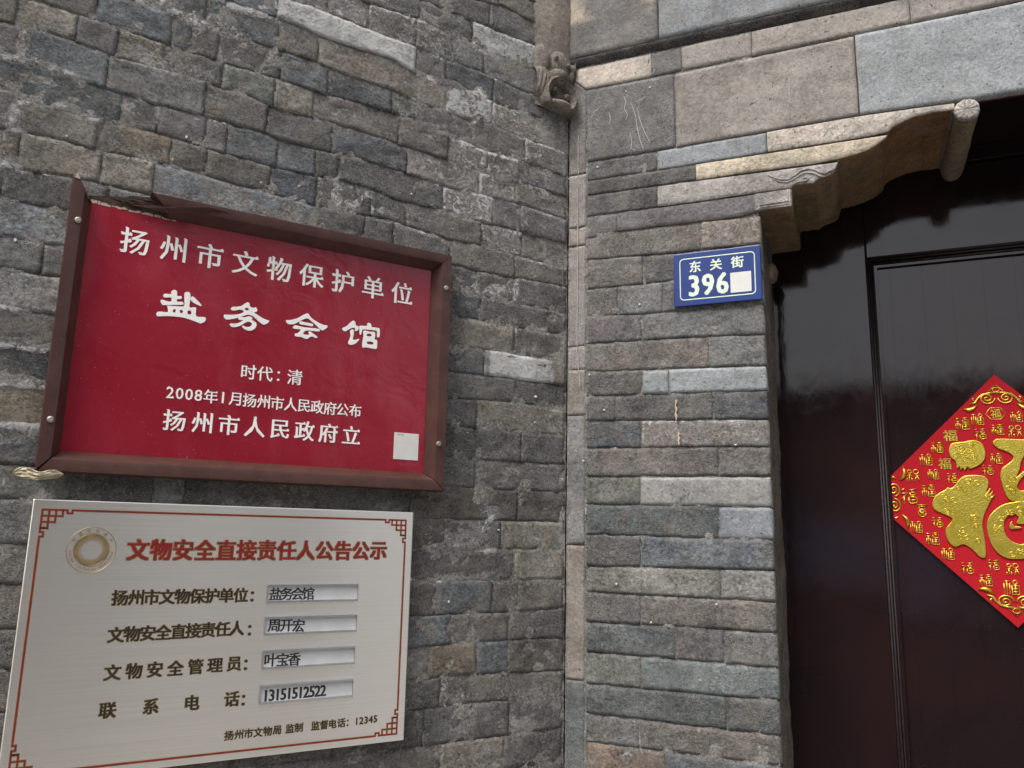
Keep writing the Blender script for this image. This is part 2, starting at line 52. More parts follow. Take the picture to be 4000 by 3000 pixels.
P3 = [(0.7528,1.8407),(0.7575,1.8476),(0.7686,1.8488),(0.7849,1.8477),(0.804,1.8466),(0.8265,1.8475),(0.8422,1.8446),(0.8453,1.8351),(0.8354,1.8276),(0.8192,1.8248),(0.8082,1.8204),(0.8013,1.8149),(0.7961,1.8049),(0.7924,1.7925),(0.7857,1.777),(0.7959,1.7862),(0.8087,1.7954),(0.8217,1.7921),(0.8298,1.7796),(0.8295,1.7612),(0.8203,1.7459),(0.8063,1.7367),(0.79,1.732),(0.7793,1.7326),(0.7702,1.7366),(0.7645,1.749),(0.7612,1.7678),(0.7603,1.7803),(0.764,1.7929),(0.7728,1.8006),(0.7816,1.8083),(0.7831,1.8162),(0.7748,1.8242),(0.7603,1.8309)]
P3h = [(0.7906,1.7707),(0.7994,1.7799),(0.8103,1.7829),(0.8164,1.7767),(0.814,1.7643),(0.8027,1.7567),(0.7917,1.7521),(0.7855,1.7583)]
P4 = [(0.7752,1.7311),(0.7944,1.7342),(0.8086,1.7336),(0.8236,1.7245),(0.8337,1.7063),(0.8344,1.6852),(0.8299,1.6642),(0.8193,1.646),(0.8053,1.6352),(0.7855,1.6301),(0.7707,1.6291),(0.7575,1.6308),(0.746,1.6381),(0.7376,1.6501),(0.7322,1.6683),(0.731,1.6868),(0.7349,1.7023),(0.7456,1.7164),(0.76,1.7267)]
P4h = [(0.7589,1.6811),(0.7602,1.6964),(0.7678,1.7073),(0.7774,1.7101),(0.7827,1.7028),(0.7792,1.693),(0.7919,1.6922),(0.8028,1.6969),(0.8102,1.6909),(0.8073,1.6728),(0.7972,1.662),(0.7835,1.6557),(0.7706,1.6599),(0.762,1.6689)]
P4i = [(0.7671,1.6888),(0.7695,1.695),(0.7723,1.6966),(0.7743,1.6889),(0.7835,1.6875),(0.7859,1.6845),(0.7752,1.6828),(0.7685,1.6827)]
FU = [(0.7059,1.8792,0.0244),(0.7322,1.8864,0.0227),(0.7623,1.8966,0.0168),(0.7959,1.8888,0.0208),(0.6837,1.8571,0.0211),(0.734,1.8588,0.0225),(0.7631,1.866,0.0208),(0.7915,1.8618,0.0238),(0.66,1.8349,0.0212),(0.6401,1.8115,0.0228),(0.6707,1.8038,0.0209),(0.7568,1.8119,0.0205),(0.7414,1.791,0.0205),(0.6156,1.7818,0.0245),(0.6506,1.7837,0.0201),(0.6813,1.7764,0.0208),(0.6056,1.7423,0.0324),(0.6398,1.7525,0.0241),(0.6263,1.715,0.024),(0.6506,1.6936,0.0206),(0.6149,1.6842,0.0223),(0.6405,1.6628,0.0237),(0.6648,1.6353,0.0224),(0.6941,1.6106,0.023),(0.7368,1.6175,0.0207),(0.7665,1.6106,0.0226),(0.7225,1.5897,0.0218),(0.7625,1.5784,0.0269)]
DR = [(0.5571,2.2242),(0.8347,2.2312),(0.5535,2.0148),(0.556,1.2518),(0.4221,1.4662),(0.426,2.1887),(0.7374,2.4007),(0.8494,2.4027),(0.5751,2.2051),(0.8334,2.2159)]
SCR = [[(0.12,2.5376),(0.1248,2.5241),(0.1215,2.5105),(0.1278,2.4951),(0.1245,2.4844)],[(0.1375,2.5157),(0.1436,2.4919),(0.1476,2.4631),(0.1526,2.4371),(0.1601,2.4108)],[(0.147,2.5081),(0.153,2.4788),(0.1631,2.449),(0.1732,2.425)],[(0.1333,2.4546),(0.1368,2.4345),(0.1346,2.421),(0.1419,2.4141)],[(0.0509,2.5019),(0.0591,2.5175),(0.0673,2.5216)],[(0.0892,2.5085),(0.0924,2.4936),(0.0891,2.4801)],[(0.1444,2.52),(0.1561,2.5232),(0.1666,2.5278)],[(0.4392,2.5086),(0.4373,2.4853),(0.438,2.4589)],[(0.3643,2.4002),(0.3651,2.3687)]]
SPR = [(0.1244,2.5492),(0.1738,2.5471),(0.4419,2.6358),(0.4751,2.6354),(0.0634,2.3936),(0.048,1.9626),(0.0774,1.8922),(0.1002,1.5698),(0.3193,1.8191),(0.1634,1.5058),(0.2471,1.415),(0.0361,1.7958),(0.2787,1.5425),(0.1483,2.0952),(0.2019,1.7509)]
SPL = [(0.7867,2.2076),(0.7492,2.2211),(0.7323,2.2638),(0.6125,2.2166),(0.4382,2.2275),(0.3462,2.2609),(-0.0002,2.3788),(0.0726,1.9143),(0.0746,1.8647),(0.2159,1.8334),(0.1471,1.6619),(0.3155,1.5774),(0.2423,1.5383),(0.9397,2.0474),(0.8948,2.2189)]
SEAM = [0.5994,0.6577,0.7094,0.7632,0.8161]
CAM = {'K':[0.1075,1.5463,0.0],'dR':[0.91941,-0.3933,-0.0],'dL':[0.866636,0.498942,0.0]}
CAMROT = [[0.9997843,-0.0038951,0.0203994],[0.0207679,0.1875123,-0.9820427],[0.0,0.9822545,0.1875528]]

# ------------------------------------------------------------------ frames of the two walls
K = Vector((CAM['K'][0], CAM['K'][1], 0)); vR = Vector(CAM['dR']); vL = Vector(CAM['dL'])
def frame(v):
    y = Vector((0, 0, 1)).cross(v)
    return Matrix(((v.x, y.x, 0, K.x), (v.y, y.y, 0, K.y), (0, 0, 1, 0), (0, 0, 0, 1)))
FL, FR = frame(vL), frame(vR)          # local: x to the viewer's right, y into the wall, z up; origin at the inner corner
ID = Matrix.Identity(4)
base_of = {}
def link(o, parent=None):
    col.objects.link(o)
    if parent is not None: o.parent = parent
    return o
def tag(o, label=None, cat=None, group=None, kind=None):
    if label: o['label'] = label
    if cat: o['category'] = cat
    if group: o['group'] = group
    if kind: o['kind'] = kind
    return o
def thing(name, F, base, label, cat, group=None, kind=None):
    o = bpy.data.objects.new(name, None); col.objects.link(o); o.empty_display_size = 0.05
    o.matrix_world = F @ Matrix.Translation(Vector(base)); base_of[o] = Vector(base)
    return tag(o, label, cat, group, kind)
def bof(o):
    while o is not None:
        if o in base_of: return base_of[o]
        o = o.parent
    return Vector((0, 0, 0))
def mesh(name, V, Fc, mats, parent=None, F=None, base=None, smooth=False, fm=None, label=None):
    me = bpy.data.meshes.new(name)
    V = np.asarray(V, dtype=float)
    b = np.array(bof(parent) if parent is not None else (base if base is not None else (0, 0, 0)))
    me.from_pydata((V - b).tolist(), [], [tuple(f) for f in Fc])
    if not isinstance(mats, (list, tuple)): mats = [mats]
    for m in mats: me.materials.append(m)
    if smooth: me.shade_smooth()
    if fm is not None: me.polygons.foreach_set('material_index', fm)
    me.update()
    o = bpy.data.objects.new(name, me)
    link(o, parent)
    if parent is None and F is not None: o.matrix_world = F @ Matrix.Translation(Vector(b))
    if label: o['label'] = label
    return o
def box(x0, x1, y0, y1, z0, z1):
    V = [(x0,y0,z0),(x1,y0,z0),(x1,y1,z0),(x0,y1,z0),(x0,y0,z1),(x1,y0,z1),(x1,y1,z1),(x0,y1,z1)]
    Q = [(0,3,2,1),(4,5,6,7),(0,1,5,4),(1,2,6,5),(2,3,7,6),(3,0,4,7)]
    return V, Q
def join(parts):
    V, Q = [], []
    for v, q in parts:
        n = len(V); V += [tuple(p) for p in v]; Q += [tuple(i + n for i in f) for f in q]
    return V, Q
def bevel(o, wdt=0.002, seg=2):
    m = o.modifiers.new('bevel', 'BEVEL'); m.width = wdt; m.segments = seg; m.limit_method = 'ANGLE'; m.angle_limit = math.radians(35)
    return o
def prism(poly, y0, y1, axis='y'):
    """closed polygon in (x, z), counter-clockwise seen from the front (-y); y0 front, y1 back"""
    n = len(poly)
    V = [(p[0], y0, p[1]) for p in poly] + [(p[0], y1, p[1]) for p in poly]
    return V, [tuple(range(n)), tuple(range(2*n-1, n-1, -1))] + [(i, i+n, (i+1) % n + n, (i+1) % n) for i in range(n)]
def tube(pts, r, sides=6, closed=False, flat=1.0):
    """round bar along 3-D points"""
    P = [Vector(p) for p in pts]; n = len(P); V = []; Q = []
    for i, p in enumerate(P):
        a = P[(i-1) % n] if (closed or i > 0) else P[i]; b = P[(i+1) % n] if (closed or i < n-1) else P[i]
        t = (b - a).normalized(); up = Vector((0, 1, 0)) if abs(t.y) < .9 else Vector((0, 0, 1))
        s1 = t.cross(up).normalized(); s2 = s1.cross(t)
        rr = r[i] if isinstance(r, (list, tuple)) else r
        for k in range(sides):
            an = 2*math.pi*k/sides; q = p + s1*math.cos(an)*rr + s2*math.sin(an)*rr*flat; V.append(tuple(q))
    m = n if closed else n-1
    for i in range(m):
        for k in range(sides):
            a = i*sides+k; b = i*sides+(k+1) % sides; c = ((i+1) % n)*sides+(k+1) % sides; d = ((i+1) % n)*sides+k
            Q.append((a, d, c, b))
    if not closed: Q += [tuple(range(sides)), tuple(range((n-1)*sides+sides-1, (n-1)*sides-1, -1))]
    return V, Q
# ------------------------------------------------------------------ numpy noise
def _h(ix, iy, iz, seed):
    n = (ix.astype(np.int64)*374761393 + iy.astype(np.int64)*668265263 + iz.astype(np.int64)*2147483647 + seed*1274126177) & 0xffffffff
    n = ((n ^ (n >> 13)) * 1274126177) & 0xffffffff
    return ((n ^ (n >> 16)) & 0xffffff) / float(0xffffff)
def vn(x, y, z=0.0, seed=0):
    x = np.asarray(x, float); y = np.asarray(y, float); z = np.zeros_like(x) + z
    ix, iy, iz = np.floor(x), np.floor(y), np.floor(z); fx, fy, fz = x-ix, y-iy, z-iz
    fx, fy, fz = [f*f*(3-2*f) for f in (fx, fy, fz)]
    r = 0
    for a in (0, 1):
        for b in (0, 1):
            for c in (0, 1):
                r = r + _h(ix+a, iy+b, iz+c, seed)*(fx if a else 1-fx)*(fy if b else 1-fy)*(fz if c else 1-fz)
    return r
def fbm(x, y, seed=0, o=4, z=0.0):
    r = 0; a = .5; t = 0
    for k in range(o):
        r = r + a*vn(x*2**k, y*2**k, z, seed+k*17); t += a; a *= .55
    return r/t
# ------------------------------------------------------------------ materials
def lin(c): return tuple(((v/255)/12.92 if v/255 <= .04045 else ((v/255+.055)/1.055)**2.4) for v in c)
ALB = 1.12                                   # photograph tone -> surface albedo
def alb(c, k=.70):
    v = [min(.85, q*ALB) for q in lin(c)]; g_ = .3*v[0]+.5*v[1]+.2*v[2]
    return tuple(g_+(q-g_)*k for q in v)
def new_mat(name, color=(.5,.5,.5), rough=.8, metal=0.0, spec=.5):
    m = bpy.data.materials.new(name); m.use_nodes = True
    b = m.node_tree.nodes['Principled BSDF']
    b.inputs['Base Color'].default_value = (*color, 1); b.inputs['Roughness'].default_value = rough
    b.inputs['Metallic'].default_value = metal; b.inputs['Specular IOR Level'].default_value = spec
    return m, m.node_tree, b
class N:
    """small helper for wiring nodes"""
    def __init__(s, nt): s.nt = nt; s.tc = nt.nodes.new('ShaderNodeTexCoord')
    def co(s, scale=(1,1,1), loc=(0,0,0), rot=(0,0,0)):
        m = s.nt.nodes.new('ShaderNodeMapping'); m.inputs['Scale'].default_value = scale; m.inputs['Location'].default_value = loc; m.inputs['Rotation'].default_value = rot
        s.nt.links.new(s.tc.outputs['Object'], m.inputs['Vector']); return m.outputs[0]
    def noise(s, scale, detail=4, rough=.55, dist=0.0, vec=None, lac=2.0):
        n = s.nt.nodes.new('ShaderNodeTexNoise'); n.inputs['Scale'].default_value = scale; n.inputs['Detail'].default_value = detail
        n.inputs['Roughness'].default_value = rough; n.inputs['Distortion'].default_value = dist; n.inputs['Lacunarity'].default_value = lac
        s.nt.links.new(vec if vec is not None else s.tc.outputs['Object'], n.inputs['Vector']); return n.outputs['Fac']
    def vor(s, scale, vec=None, feat='F1'):
        n = s.nt.nodes.new('ShaderNodeTexVoronoi'); n.inputs['Scale'].default_value = scale; n.feature = feat
        s.nt.links.new(vec if vec is not None else s.tc.outputs['Object'], n.inputs['Vector']); return n.outputs['Distance']
    def mth(s, op, a, b=None, c=None, clamp=False):
        n = s.nt.nodes.new('ShaderNodeMath'); n.operation = op; n.use_clamp = clamp
        for i, v in enumerate((a, b, c)):
            if v is None: continue
            if isinstance(v, (int, float)): n.inputs[i].default_value = v
            else: s.nt.links.new(v, n.inputs[i])
        return n.outputs[0]
    def rng(s, v, a, b, c=0.0, d=1.0, smooth=False):
        n = s.nt.nodes.new('ShaderNodeMapRange'); n.interpolation_type = 'SMOOTHSTEP' if smooth else 'LINEAR'
        for i, q in zip((0, 1, 2, 3, 4), (v, a, b, c, d)):
            if isinstance(q, (int, float)): n.inputs[i].default_value = q
            else: s.nt.links.new(q, n.inputs[i])
        return n.outputs[0]
    def mix(s, f, a, b, mode='MIX'):
        n = s.nt.nodes.new('ShaderNodeMix'); n.data_type = 'RGBA'; n.blend_type = mode
        for i, q in zip((0, 6, 7), (f, a, b)):
            if isinstance(q, (int, float)): n.inputs[i].default_value = q
            elif isinstance(q, tuple): n.inputs[i].default_value = (*q[:3], 1)
            else: s.nt.links.new(q, n.inputs[i])
        return n.outputs[2]
    def bump(s, h, strength=.5, dist=.002, prev=None):
        n = s.nt.nodes.new('ShaderNodeBump'); n.inputs['Strength'].default_value = strength; n.inputs['Distance'].default_value = dist
        s.nt.links.new(h, n.inputs['Height'])
        if prev is not None: s.nt.links.new(prev, n.inputs['Normal'])
        return n.outputs[0]
    def attr(s, name):
        n = s.nt.nodes.new('ShaderNodeAttribute'); n.attribute_name = name; return n
def stone_mat(name, color=None, grain=.42, pits=0.0, limecol=(.54,.53,.505), streak=(14, 14, 60), bumpk=1.0, blotch=.24, patch=1.0):
    m, nt, b = new_mat(name, rough=.92, spec=.25); n = N(nt); L = nt.links
    if color is None:
        a = n.attr('tone'); base = a.outputs['Color']; lime = a.outputs['Alpha']
    else: base = color; lime = 0.1
    big = n.noise(9, 3, .6, .4); mid = n.noise(48, 6, .66, .7); fine = n.noise(190, 4, .7, .3); tiny = n.noise(520, 2, .6)
    st = n.noise(3.2, 5, .65, .6, vec=n.co(streak))
    f = n.mth('ADD', n.rng(mid, .38, .62, 1-blotch, 1+blotch), n.rng(fine, .37, .63, -grain*.95, grain*.95))
    f = n.mth('ADD', f, n.rng(tiny, .3, .7, -grain*.5, grain*.5))
    f = n.mth('ADD', f, n.rng(big, .3, .7, -.16, .16)); f = n.mth('ADD', f, n.rng(st, .3, .7, -.10, .10))
    f = n.mth('MAXIMUM', f, .22)
    bw = nt.nodes.new('ShaderNodeCombineColor')
    for i in range(3): L.new(f, bw.inputs[i])
    c = n.mix(1.0, base, bw.outputs[0], 'MULTIPLY')
    # hue drift that ignores the joints: ochre and slate patches, soot
    c = n.mix(n.rng(n.noise(14, 5, .62, 1.0, vec=n.co((1,1,1.5), (3,1,7))), .50, .66, 0, .42*patch), c, (.20, .165, .125))
    c = n.mix(n.rng(n.noise(11, 5, .62, .8, vec=n.co((1,1,1.6), (9,4,2))), .50, .66, 0, .40*patch), c, (.105, .110, .112))
    c = n.mix(n.rng(n.noise(20, 6, .7, .8, vec=n.co((1,1,1.3), (1,8,5))), .54, .68, 0, .52*patch), c, (.050, .048, .046))
    ln = n.noise(62, 9, .74, 1.8)
    thr = n.mth('SUBTRACT', .80, n.mth('MULTIPLY', lime, .46))
    lm = n.rng(ln, thr, n.mth('ADD', thr, .06), 0, 1, True)
    # chalky threads and dark hair cracks
    r = n.mth('ABSOLUTE', n.mth('SUBTRACT', n.noise(105, 6, .62, 2.6, vec=n.co((1,1,1.6), (5,2,2))), .5))
    rm = n.mth('MULTIPLY', n.rng(r, 0, .040, 1, 0), n.rng(n.noise(16, 4), .40, .58, .14, 1.0))
    rm = n.mth('MULTIPLY', rm, n.rng(lime, 0, .5, .30, 1.2))
    lm = n.mth('MAXIMUM', n.mth('MULTIPLY', lm, .9), rm, clamp=True)
    r3 = n.mth('ABSOLUTE', n.mth('SUBTRACT', n.noise(42, 6, .64, 1.2, vec=n.co((1,1,4.2), (3,6,1))), .5))
    hz = n.mth('MULTIPLY', n.rng(r3, 0, .020, 1, 0), n.rng(n.noise(11, 4, .55, 0, vec=n.co((1,1,1.5), (7,7,2))), .44, .58, 0, .8*patch))
    lm = n.mth('MAXIMUM', lm, n.mth('MULTIPLY', hz, n.rng(lime, 0, .5, .35, 1)), clamp=True)
    c = n.mix(lm, c, limecol)
    r2 = n.mth('ABSOLUTE', n.mth('SUBTRACT', n.noise(60, 7, .66, 2.0, vec=n.co((1,1,2.0), (8,1,6))), .5))
    dk = n.mth('MULTIPLY', n.rng(r2, 0, .018, 1, 0), n.rng(n.noise(13, 3, .5, 0, vec=n.co((1,1,1), (2,9,1))), .42, .62, 0, .75*patch))
    c = n.mix(dk, c, (.030, .028, .026))
    sp = n.rng(n.noise(300, 1, .5), .73, .76, 0, .7); c = n.mix(sp, c, (.40, .39, .37))
    if pits:
        pm = n.rng(n.noise(150, 3, .5), .66, .71, 0, pits); c = n.mix(pm, c, (.035,.033,.03))
    L.new(c, b.inputs['Base Color'])
    fl = n.noise(26, 6, .62, 1.2, vec=n.co((1,1,1.7)))
    snap = n.mth('ADD', n.mth('MULTIPLY', n.mth('FLOOR', n.mth('MULTIPLY', fl, 11)), 1/11), n.mth('MULTIPLY', fl, .35))
    h = n.mth('ADD', n.mth('MULTIPLY', n.noise(135, 8, .7, .6), 1.1), n.mth('MULTIPLY', snap, 1.0*patch))
    h = n.mth('SUBTRACT', h, n.mth('MULTIPLY', dk, .4)); h = n.mth('ADD', h, n.mth('MULTIPLY', lm, .15))
    L.new(n.bump(h, 1.0, .0052*bumpk), b.inputs['Normal'])
    return m
M = {}
M['brick'] = stone_mat('weathered grey brick')
M['slab'] = stone_mat('smooth grey stone', grain=.24, pits=.75, streak=(5, 5, 12), bumpk=.38, blotch=.12, patch=.4)
M['corbel'] = stone_mat('cut corbel stone', grain=.24, pits=.6, streak=(8, 8, 8), bumpk=.75, blotch=.2, patch=.42)
M['mortar'] = stone_mat('old joint mortar', grain=.6, bumpk=1.3, limecol=(.62, .61, .59))
def simple_mat(name, c, rough=.8, nscale=60, amp=.2, bumpd=.0006, metal=0, spec=.4, dirt=None):
    m, nt, b = new_mat(name, c, rough, metal, spec); n = N(nt)
    f = n.rng(n.noise(nscale, 5, .6, .3), .3, .7, 1-amp, 1+amp)
    bw = nt.nodes.new('ShaderNodeCombineColor')
    for i in range(3): nt.links.new(f, bw.inputs[i])
    cc = n.mix(1.0, c, bw.outputs[0], 'MULTIPLY')
    if dirt: cc = n.mix(n.rng(n.noise(dirt[1], 6, .7, .8, vec=n.co((1,1,.5),(4,4,1))), dirt[2], dirt[2]+.12, 0, dirt[3]), cc, dirt[0])
    nt.links.new(cc, b.inputs['Base Color'])
    if bumpd: nt.links.new(n.bump(n.noise(nscale*2.5, 6, .65), .6, bumpd), b.inputs['Normal'])
    return m
M['paving'] = simple_mat('granite paving', (.30,.29,.27), .85, 6, .2, .002)
M['plaster'] = simple_mat('pale lime plaster', (.55,.54,.51), .9, 2, .12, .001)
M['plaster2'] = simple_mat('grey rendered wall', (.22,.22,.215), .9, 2, .12, .001)
M['tilemat'] = simple_mat('dark roof tile', (.05,.05,.052), .8, 8, .2, .002)
M['timber'] = simple_mat('brown shop timber', (.07,.03,.018), .5, 6, .25, .001)
M['glass'] = simple_mat('shop window glass', (.25,.33,.42), .08, 3, .1, 0, 0, .8)
# red lacquered panel
def red_mat():
    m, nt, b = new_mat('red lacquered board', rough=.3, spec=.4); n = N(nt)
    c = n.mix(n.rng(n.noise(5, 4, .6, .6), .35, .7), (.245, .008, .020), (.280, .013, .030))
    c = n.mix(n.rng(n.noise(70, 6, .7, .5, vec=n.co((1,1,.35))), .62, .75, 0, .25), c, (.13,.012,.02))
    c = n.mix(n.rng(n.noise(10, 6, .6, .3, vec=n.co((1.5,1,.35),(3,3,8))), .48, .70, 0, .35), c, (.36,.055,.075))
    c = n.mix(n.rng(n.noise(500, 2), .735, .76, 0, .6), c, (.6,.5,.48))
    nt.links.new(c, b.inputs['Base Color'])
    nt.links.new(n.rng(n.noise(12, 5, .65), .3, .7, .13, .32), b.inputs['Roughness'])
    h = n.mth('ADD', n.mth('MULTIPLY', n.noise(14, 3, .5, .8), 1.0), n.mth('MULTIPLY', n.noise(300, 3), .04))
    nt.links.new(n.bump(h, .5, .0035), b.inputs['Normal']); return m
M['red'] = red_mat()
def letter_mat():
    m, nt, b = new_mat('chipped white lettering paint', rough=.6); n = N(nt)
    c = n.mix(n.rng(n.noise(45, 5, .65, .8), .60, .72, 0, .75), (.84,.82,.78), (.50,.30,.14))
    c = n.mix(n.rng(n.noise(150, 6, .7, .4, vec=n.co((1,1,1),(2,2,2))), .67, .74, 0, .9), c, (.26,.02,.03))
    nt.links.new(c, b.inputs['Base Color']); return m
M['white'] = letter_mat()
def wood_mat():
    m, nt, b = new_mat('brown painted frame', rough=.42, spec=.4); n = N(nt)
    c = n.mix(n.rng(n.noise(40, 6, .7, .4, vec=n.co((.6,1,.6))), .35, .68), (.050,.019,.014), (.080,.034,.026))
    c = n.mix(n.rng(n.noise(260, 4, .6), .66, .74, 0, .5), c, (.20,.15,.13))
    nt.links.new(c, b.inputs['Base Color'])
    nt.links.new(n.bump(n.noise(180, 5, .6), .4, .0008), b.inputs['Normal']); return m
M['frame'] = wood_mat()
M['rot'] = simple_mat('rotten splintered wood', (.045,.026,.018), .95, 90, .6, .004)
M['paper_w'] = simple_mat('white paper', (.62,.61,.57), .7, 60, .05, .0002)
M['rawwood'] = simple_mat('bare pale wood', (.45,.36,.27), .8, 90, .25, .001)
M['nail'] = simple_mat('dull nail head', (.30,.28,.25), .5, 200, .2, .0006, .6)
def steel_mat():
    m, nt, b = new_mat('brushed stainless steel', (.8,.76,.7), .30, 1.0); n = N(nt)
    br = n.noise(1.0, 3, .6, 0, vec=n.co((4, 4, 900)))
    c = n.mix(n.rng(br, .3, .7), (.84,.78,.70), (.94,.89,.82)); nt.links.new(c, b.inputs['Base Color'])
    b.inputs['Anisotropic'].default_value = .96; b.inputs['Anisotropic Rotation'].default_value = 0.25
    t = nt.nodes.new('ShaderNodeTangent'); t.direction_type = 'UV_MAP'; t.uv_map = 'UVMap'
    nt.links.new(t.outputs[0], b.inputs['Tangent'])
    b.inputs['Roughness'].default_value = .28; return m
M['steel'] = steel_mat()
M['steel_edge'] = simple_mat('polished steel rim', (.75,.75,.74), .25, 40, .05, 0, 1.0)
M['redink'] = simple_mat('etched red enamel', (.20,.012,.010), .4, 80, .2, .0002)
M['blackink'] = simple_mat('etched black enamel', (.022,.018,.012), .4, 80, .3, .0002)
M['goldink'] = simple_mat('pale gold etching', (.34,.24,.11), .4, 80, .15, .0002, .4)
M['slotfill'] = simple_mat('grey name strip', (.50,.50,.50), .5, 40, .06, .0002, 0)
M['blue'] = simple_mat('blue enamel', (.007,.028,.165), .28, 20, .12, .0003, 0, .35)
M['cream'] = simple_mat('pale luminous lettering', (.62,.72,.56), .5, 60, .06, .0002)
M['blackp'] = simple_mat('black print', (.02,.02,.02), .5, 60, .1, 0)
def door_mat():
    m, nt, b = new_mat('dark lacquered door', (.016,.008,.0085), .08, spec=.38); n = N(nt)
    c = n.mix(n.rng(n.noise(4, 4, .6, .5), .35, .7), (.012,.007,.0085), (.023,.0098,.0088)); nt.links.new(c, b.inputs['Base Color'])
    h = n.mth('ADD', n.noise(7, 3, .5, .6, vec=n.co((1.6,1,.7))), n.mth('MULTIPLY', n.noise(60, 5, .65, .5, vec=n.co((2.6,1,.5))), .14))
    c = n.mix(n.rng(n.noise(340, 2, .6), .70, .74, 0, .35), c, (.12,.10,.09)); nt.links.new(c, b.inputs['Base Color'])
    nt.links.new(n.bump(h, .30, .0016), b.inputs['Normal'])
    nt.links.new(n.rng(n.noise(30, 5, .7), .35, .7, .045, .13), b.inputs['Roughness']); return m
M['door'] = door_mat()
M['dull'] = simple_mat('dull dark moulding paint', (.016,.010,.010), .5, 120, .5, .0012, 0, .3)
M['blue_reflector'] = simple_mat('pale blue reflector sheet', (.50,.62,.85), .8, 3, .06, 0)  # for added surfaces that mirror as bluish patches in the door
M['worn'] = simple_mat('worn moulding edge', (.06,.045,.038), .45, 120, .7, .0015)
def gold_mat():
    m, nt, b = new_mat('embossed gold foil', (.62,.42,.06), .34, .85); n = N(nt)
    v = n.vor(150, vec=n.co((1,1,1))); sw = n.mth('SINE', n.mth('MULTIPLY', v, 16.0))
    h = n.mth('ADD', n.mth('MULTIPLY', sw, .5), n.mth('MULTIPLY', n.noise(90, 3), .5))
    nt.links.new(n.bump(h, .22, .0006), b.inputs['Normal'])
    c = n.mix(n.rng(n.noise(30, 4), .35, .65), (.60,.45,.05), (.72,.56,.09)); nt.links.new(c, b.inputs['Base Color']); return m
M['gold'] = gold_mat()
M['redpaper'] = simple_mat('red flocked paper', (.40,.006,.014), .75, 200, .08, .0002, 0, .2)
M['drip'] = simple_mat('chalky paint drip', (.45,.43,.38), .9, 300, .3, .0008)
M['plastic'] = simple_mat('yellowed plastic wrap', (.42,.36,.24), .25, 60, .35, .002, 0, .6)
# ------------------------------------------------------------------ tones (as photographed)
PAL = dict(dk=(88,85,82), bl=(72,76,81), bs=(92,97,100), gr=(108,108,105), gb=(120,125,128), br=(106,97,89), tn=(130,121,106), oc=(122,106,84), mv=(103,94,97), pk=(122,111,105),
  ol=(104,101,88), og=(104,106,96), od=(88,85,77), lt=(138,136,130), mo=(112,112,115), wh=(150,148,143), wp=(235,235,232), po=(128,114,100), pl=(128,118,109), dg=(82,88,88), dt=(86,82,77), db=(88,80,72),
  sk=(88,84,82), sd=(98,93,89), sb=(136,126,116), sg=(126,131,133), cl=(186,171,153), cy=(188,170,138), cw=(160,151,143), bw=(134,121,108), bq=(122,129,131), wq=(128,118,108), lg=(128,127,123), lb=(116,123,130),
  bb=(98,105,112), tg=(120,117,106), mg=(96,94,95), bg=(92,103,104), ob=(118,96,78))
LIMEV = dict(sk=.2, mo=.75, wh=.88, wp=.8, pk=.5, po=.45, pl=.45, wq=.55, gr=.26, lt=.3, dk=.27, mv=.3, br=.26, bl=.2, cl=0, cy=0, cw=0, sd=.1, sb=.05, sg=.05)
def lime_at(x, z):
    """lime mortar smears of the wing wall, by distance to the smears' own lines"""
    r = np.zeros_like(x)
    s = -x
    for pts, rad, st in LIME:
        for (a, b) in zip(pts[:-1], pts[1:]):
            ax, az, bx, bz = a[0], a[1], b[0], b[1]; L2 = (bx-ax)**2+(bz-az)**2+1e-12
            t = np.clip(((s-ax)*(bx-ax)+(z-az)*(bz-az))/L2, 0, 1); d = np.hypot(s-ax-t*(bx-ax), z-az-t*(bz-az))
            r = np.maximum(r, st*np.clip(1.35-d/(rad*1.3), 0, 1))
    return r
def set_tone(me, rgba):
    ca = me.color_attributes.new('tone', 'FLOAT_COLOR', 'POINT'); ca.data.foreach_set('color', np.asarray(rgba, dtype=np.float32).ravel())
BN = [0]
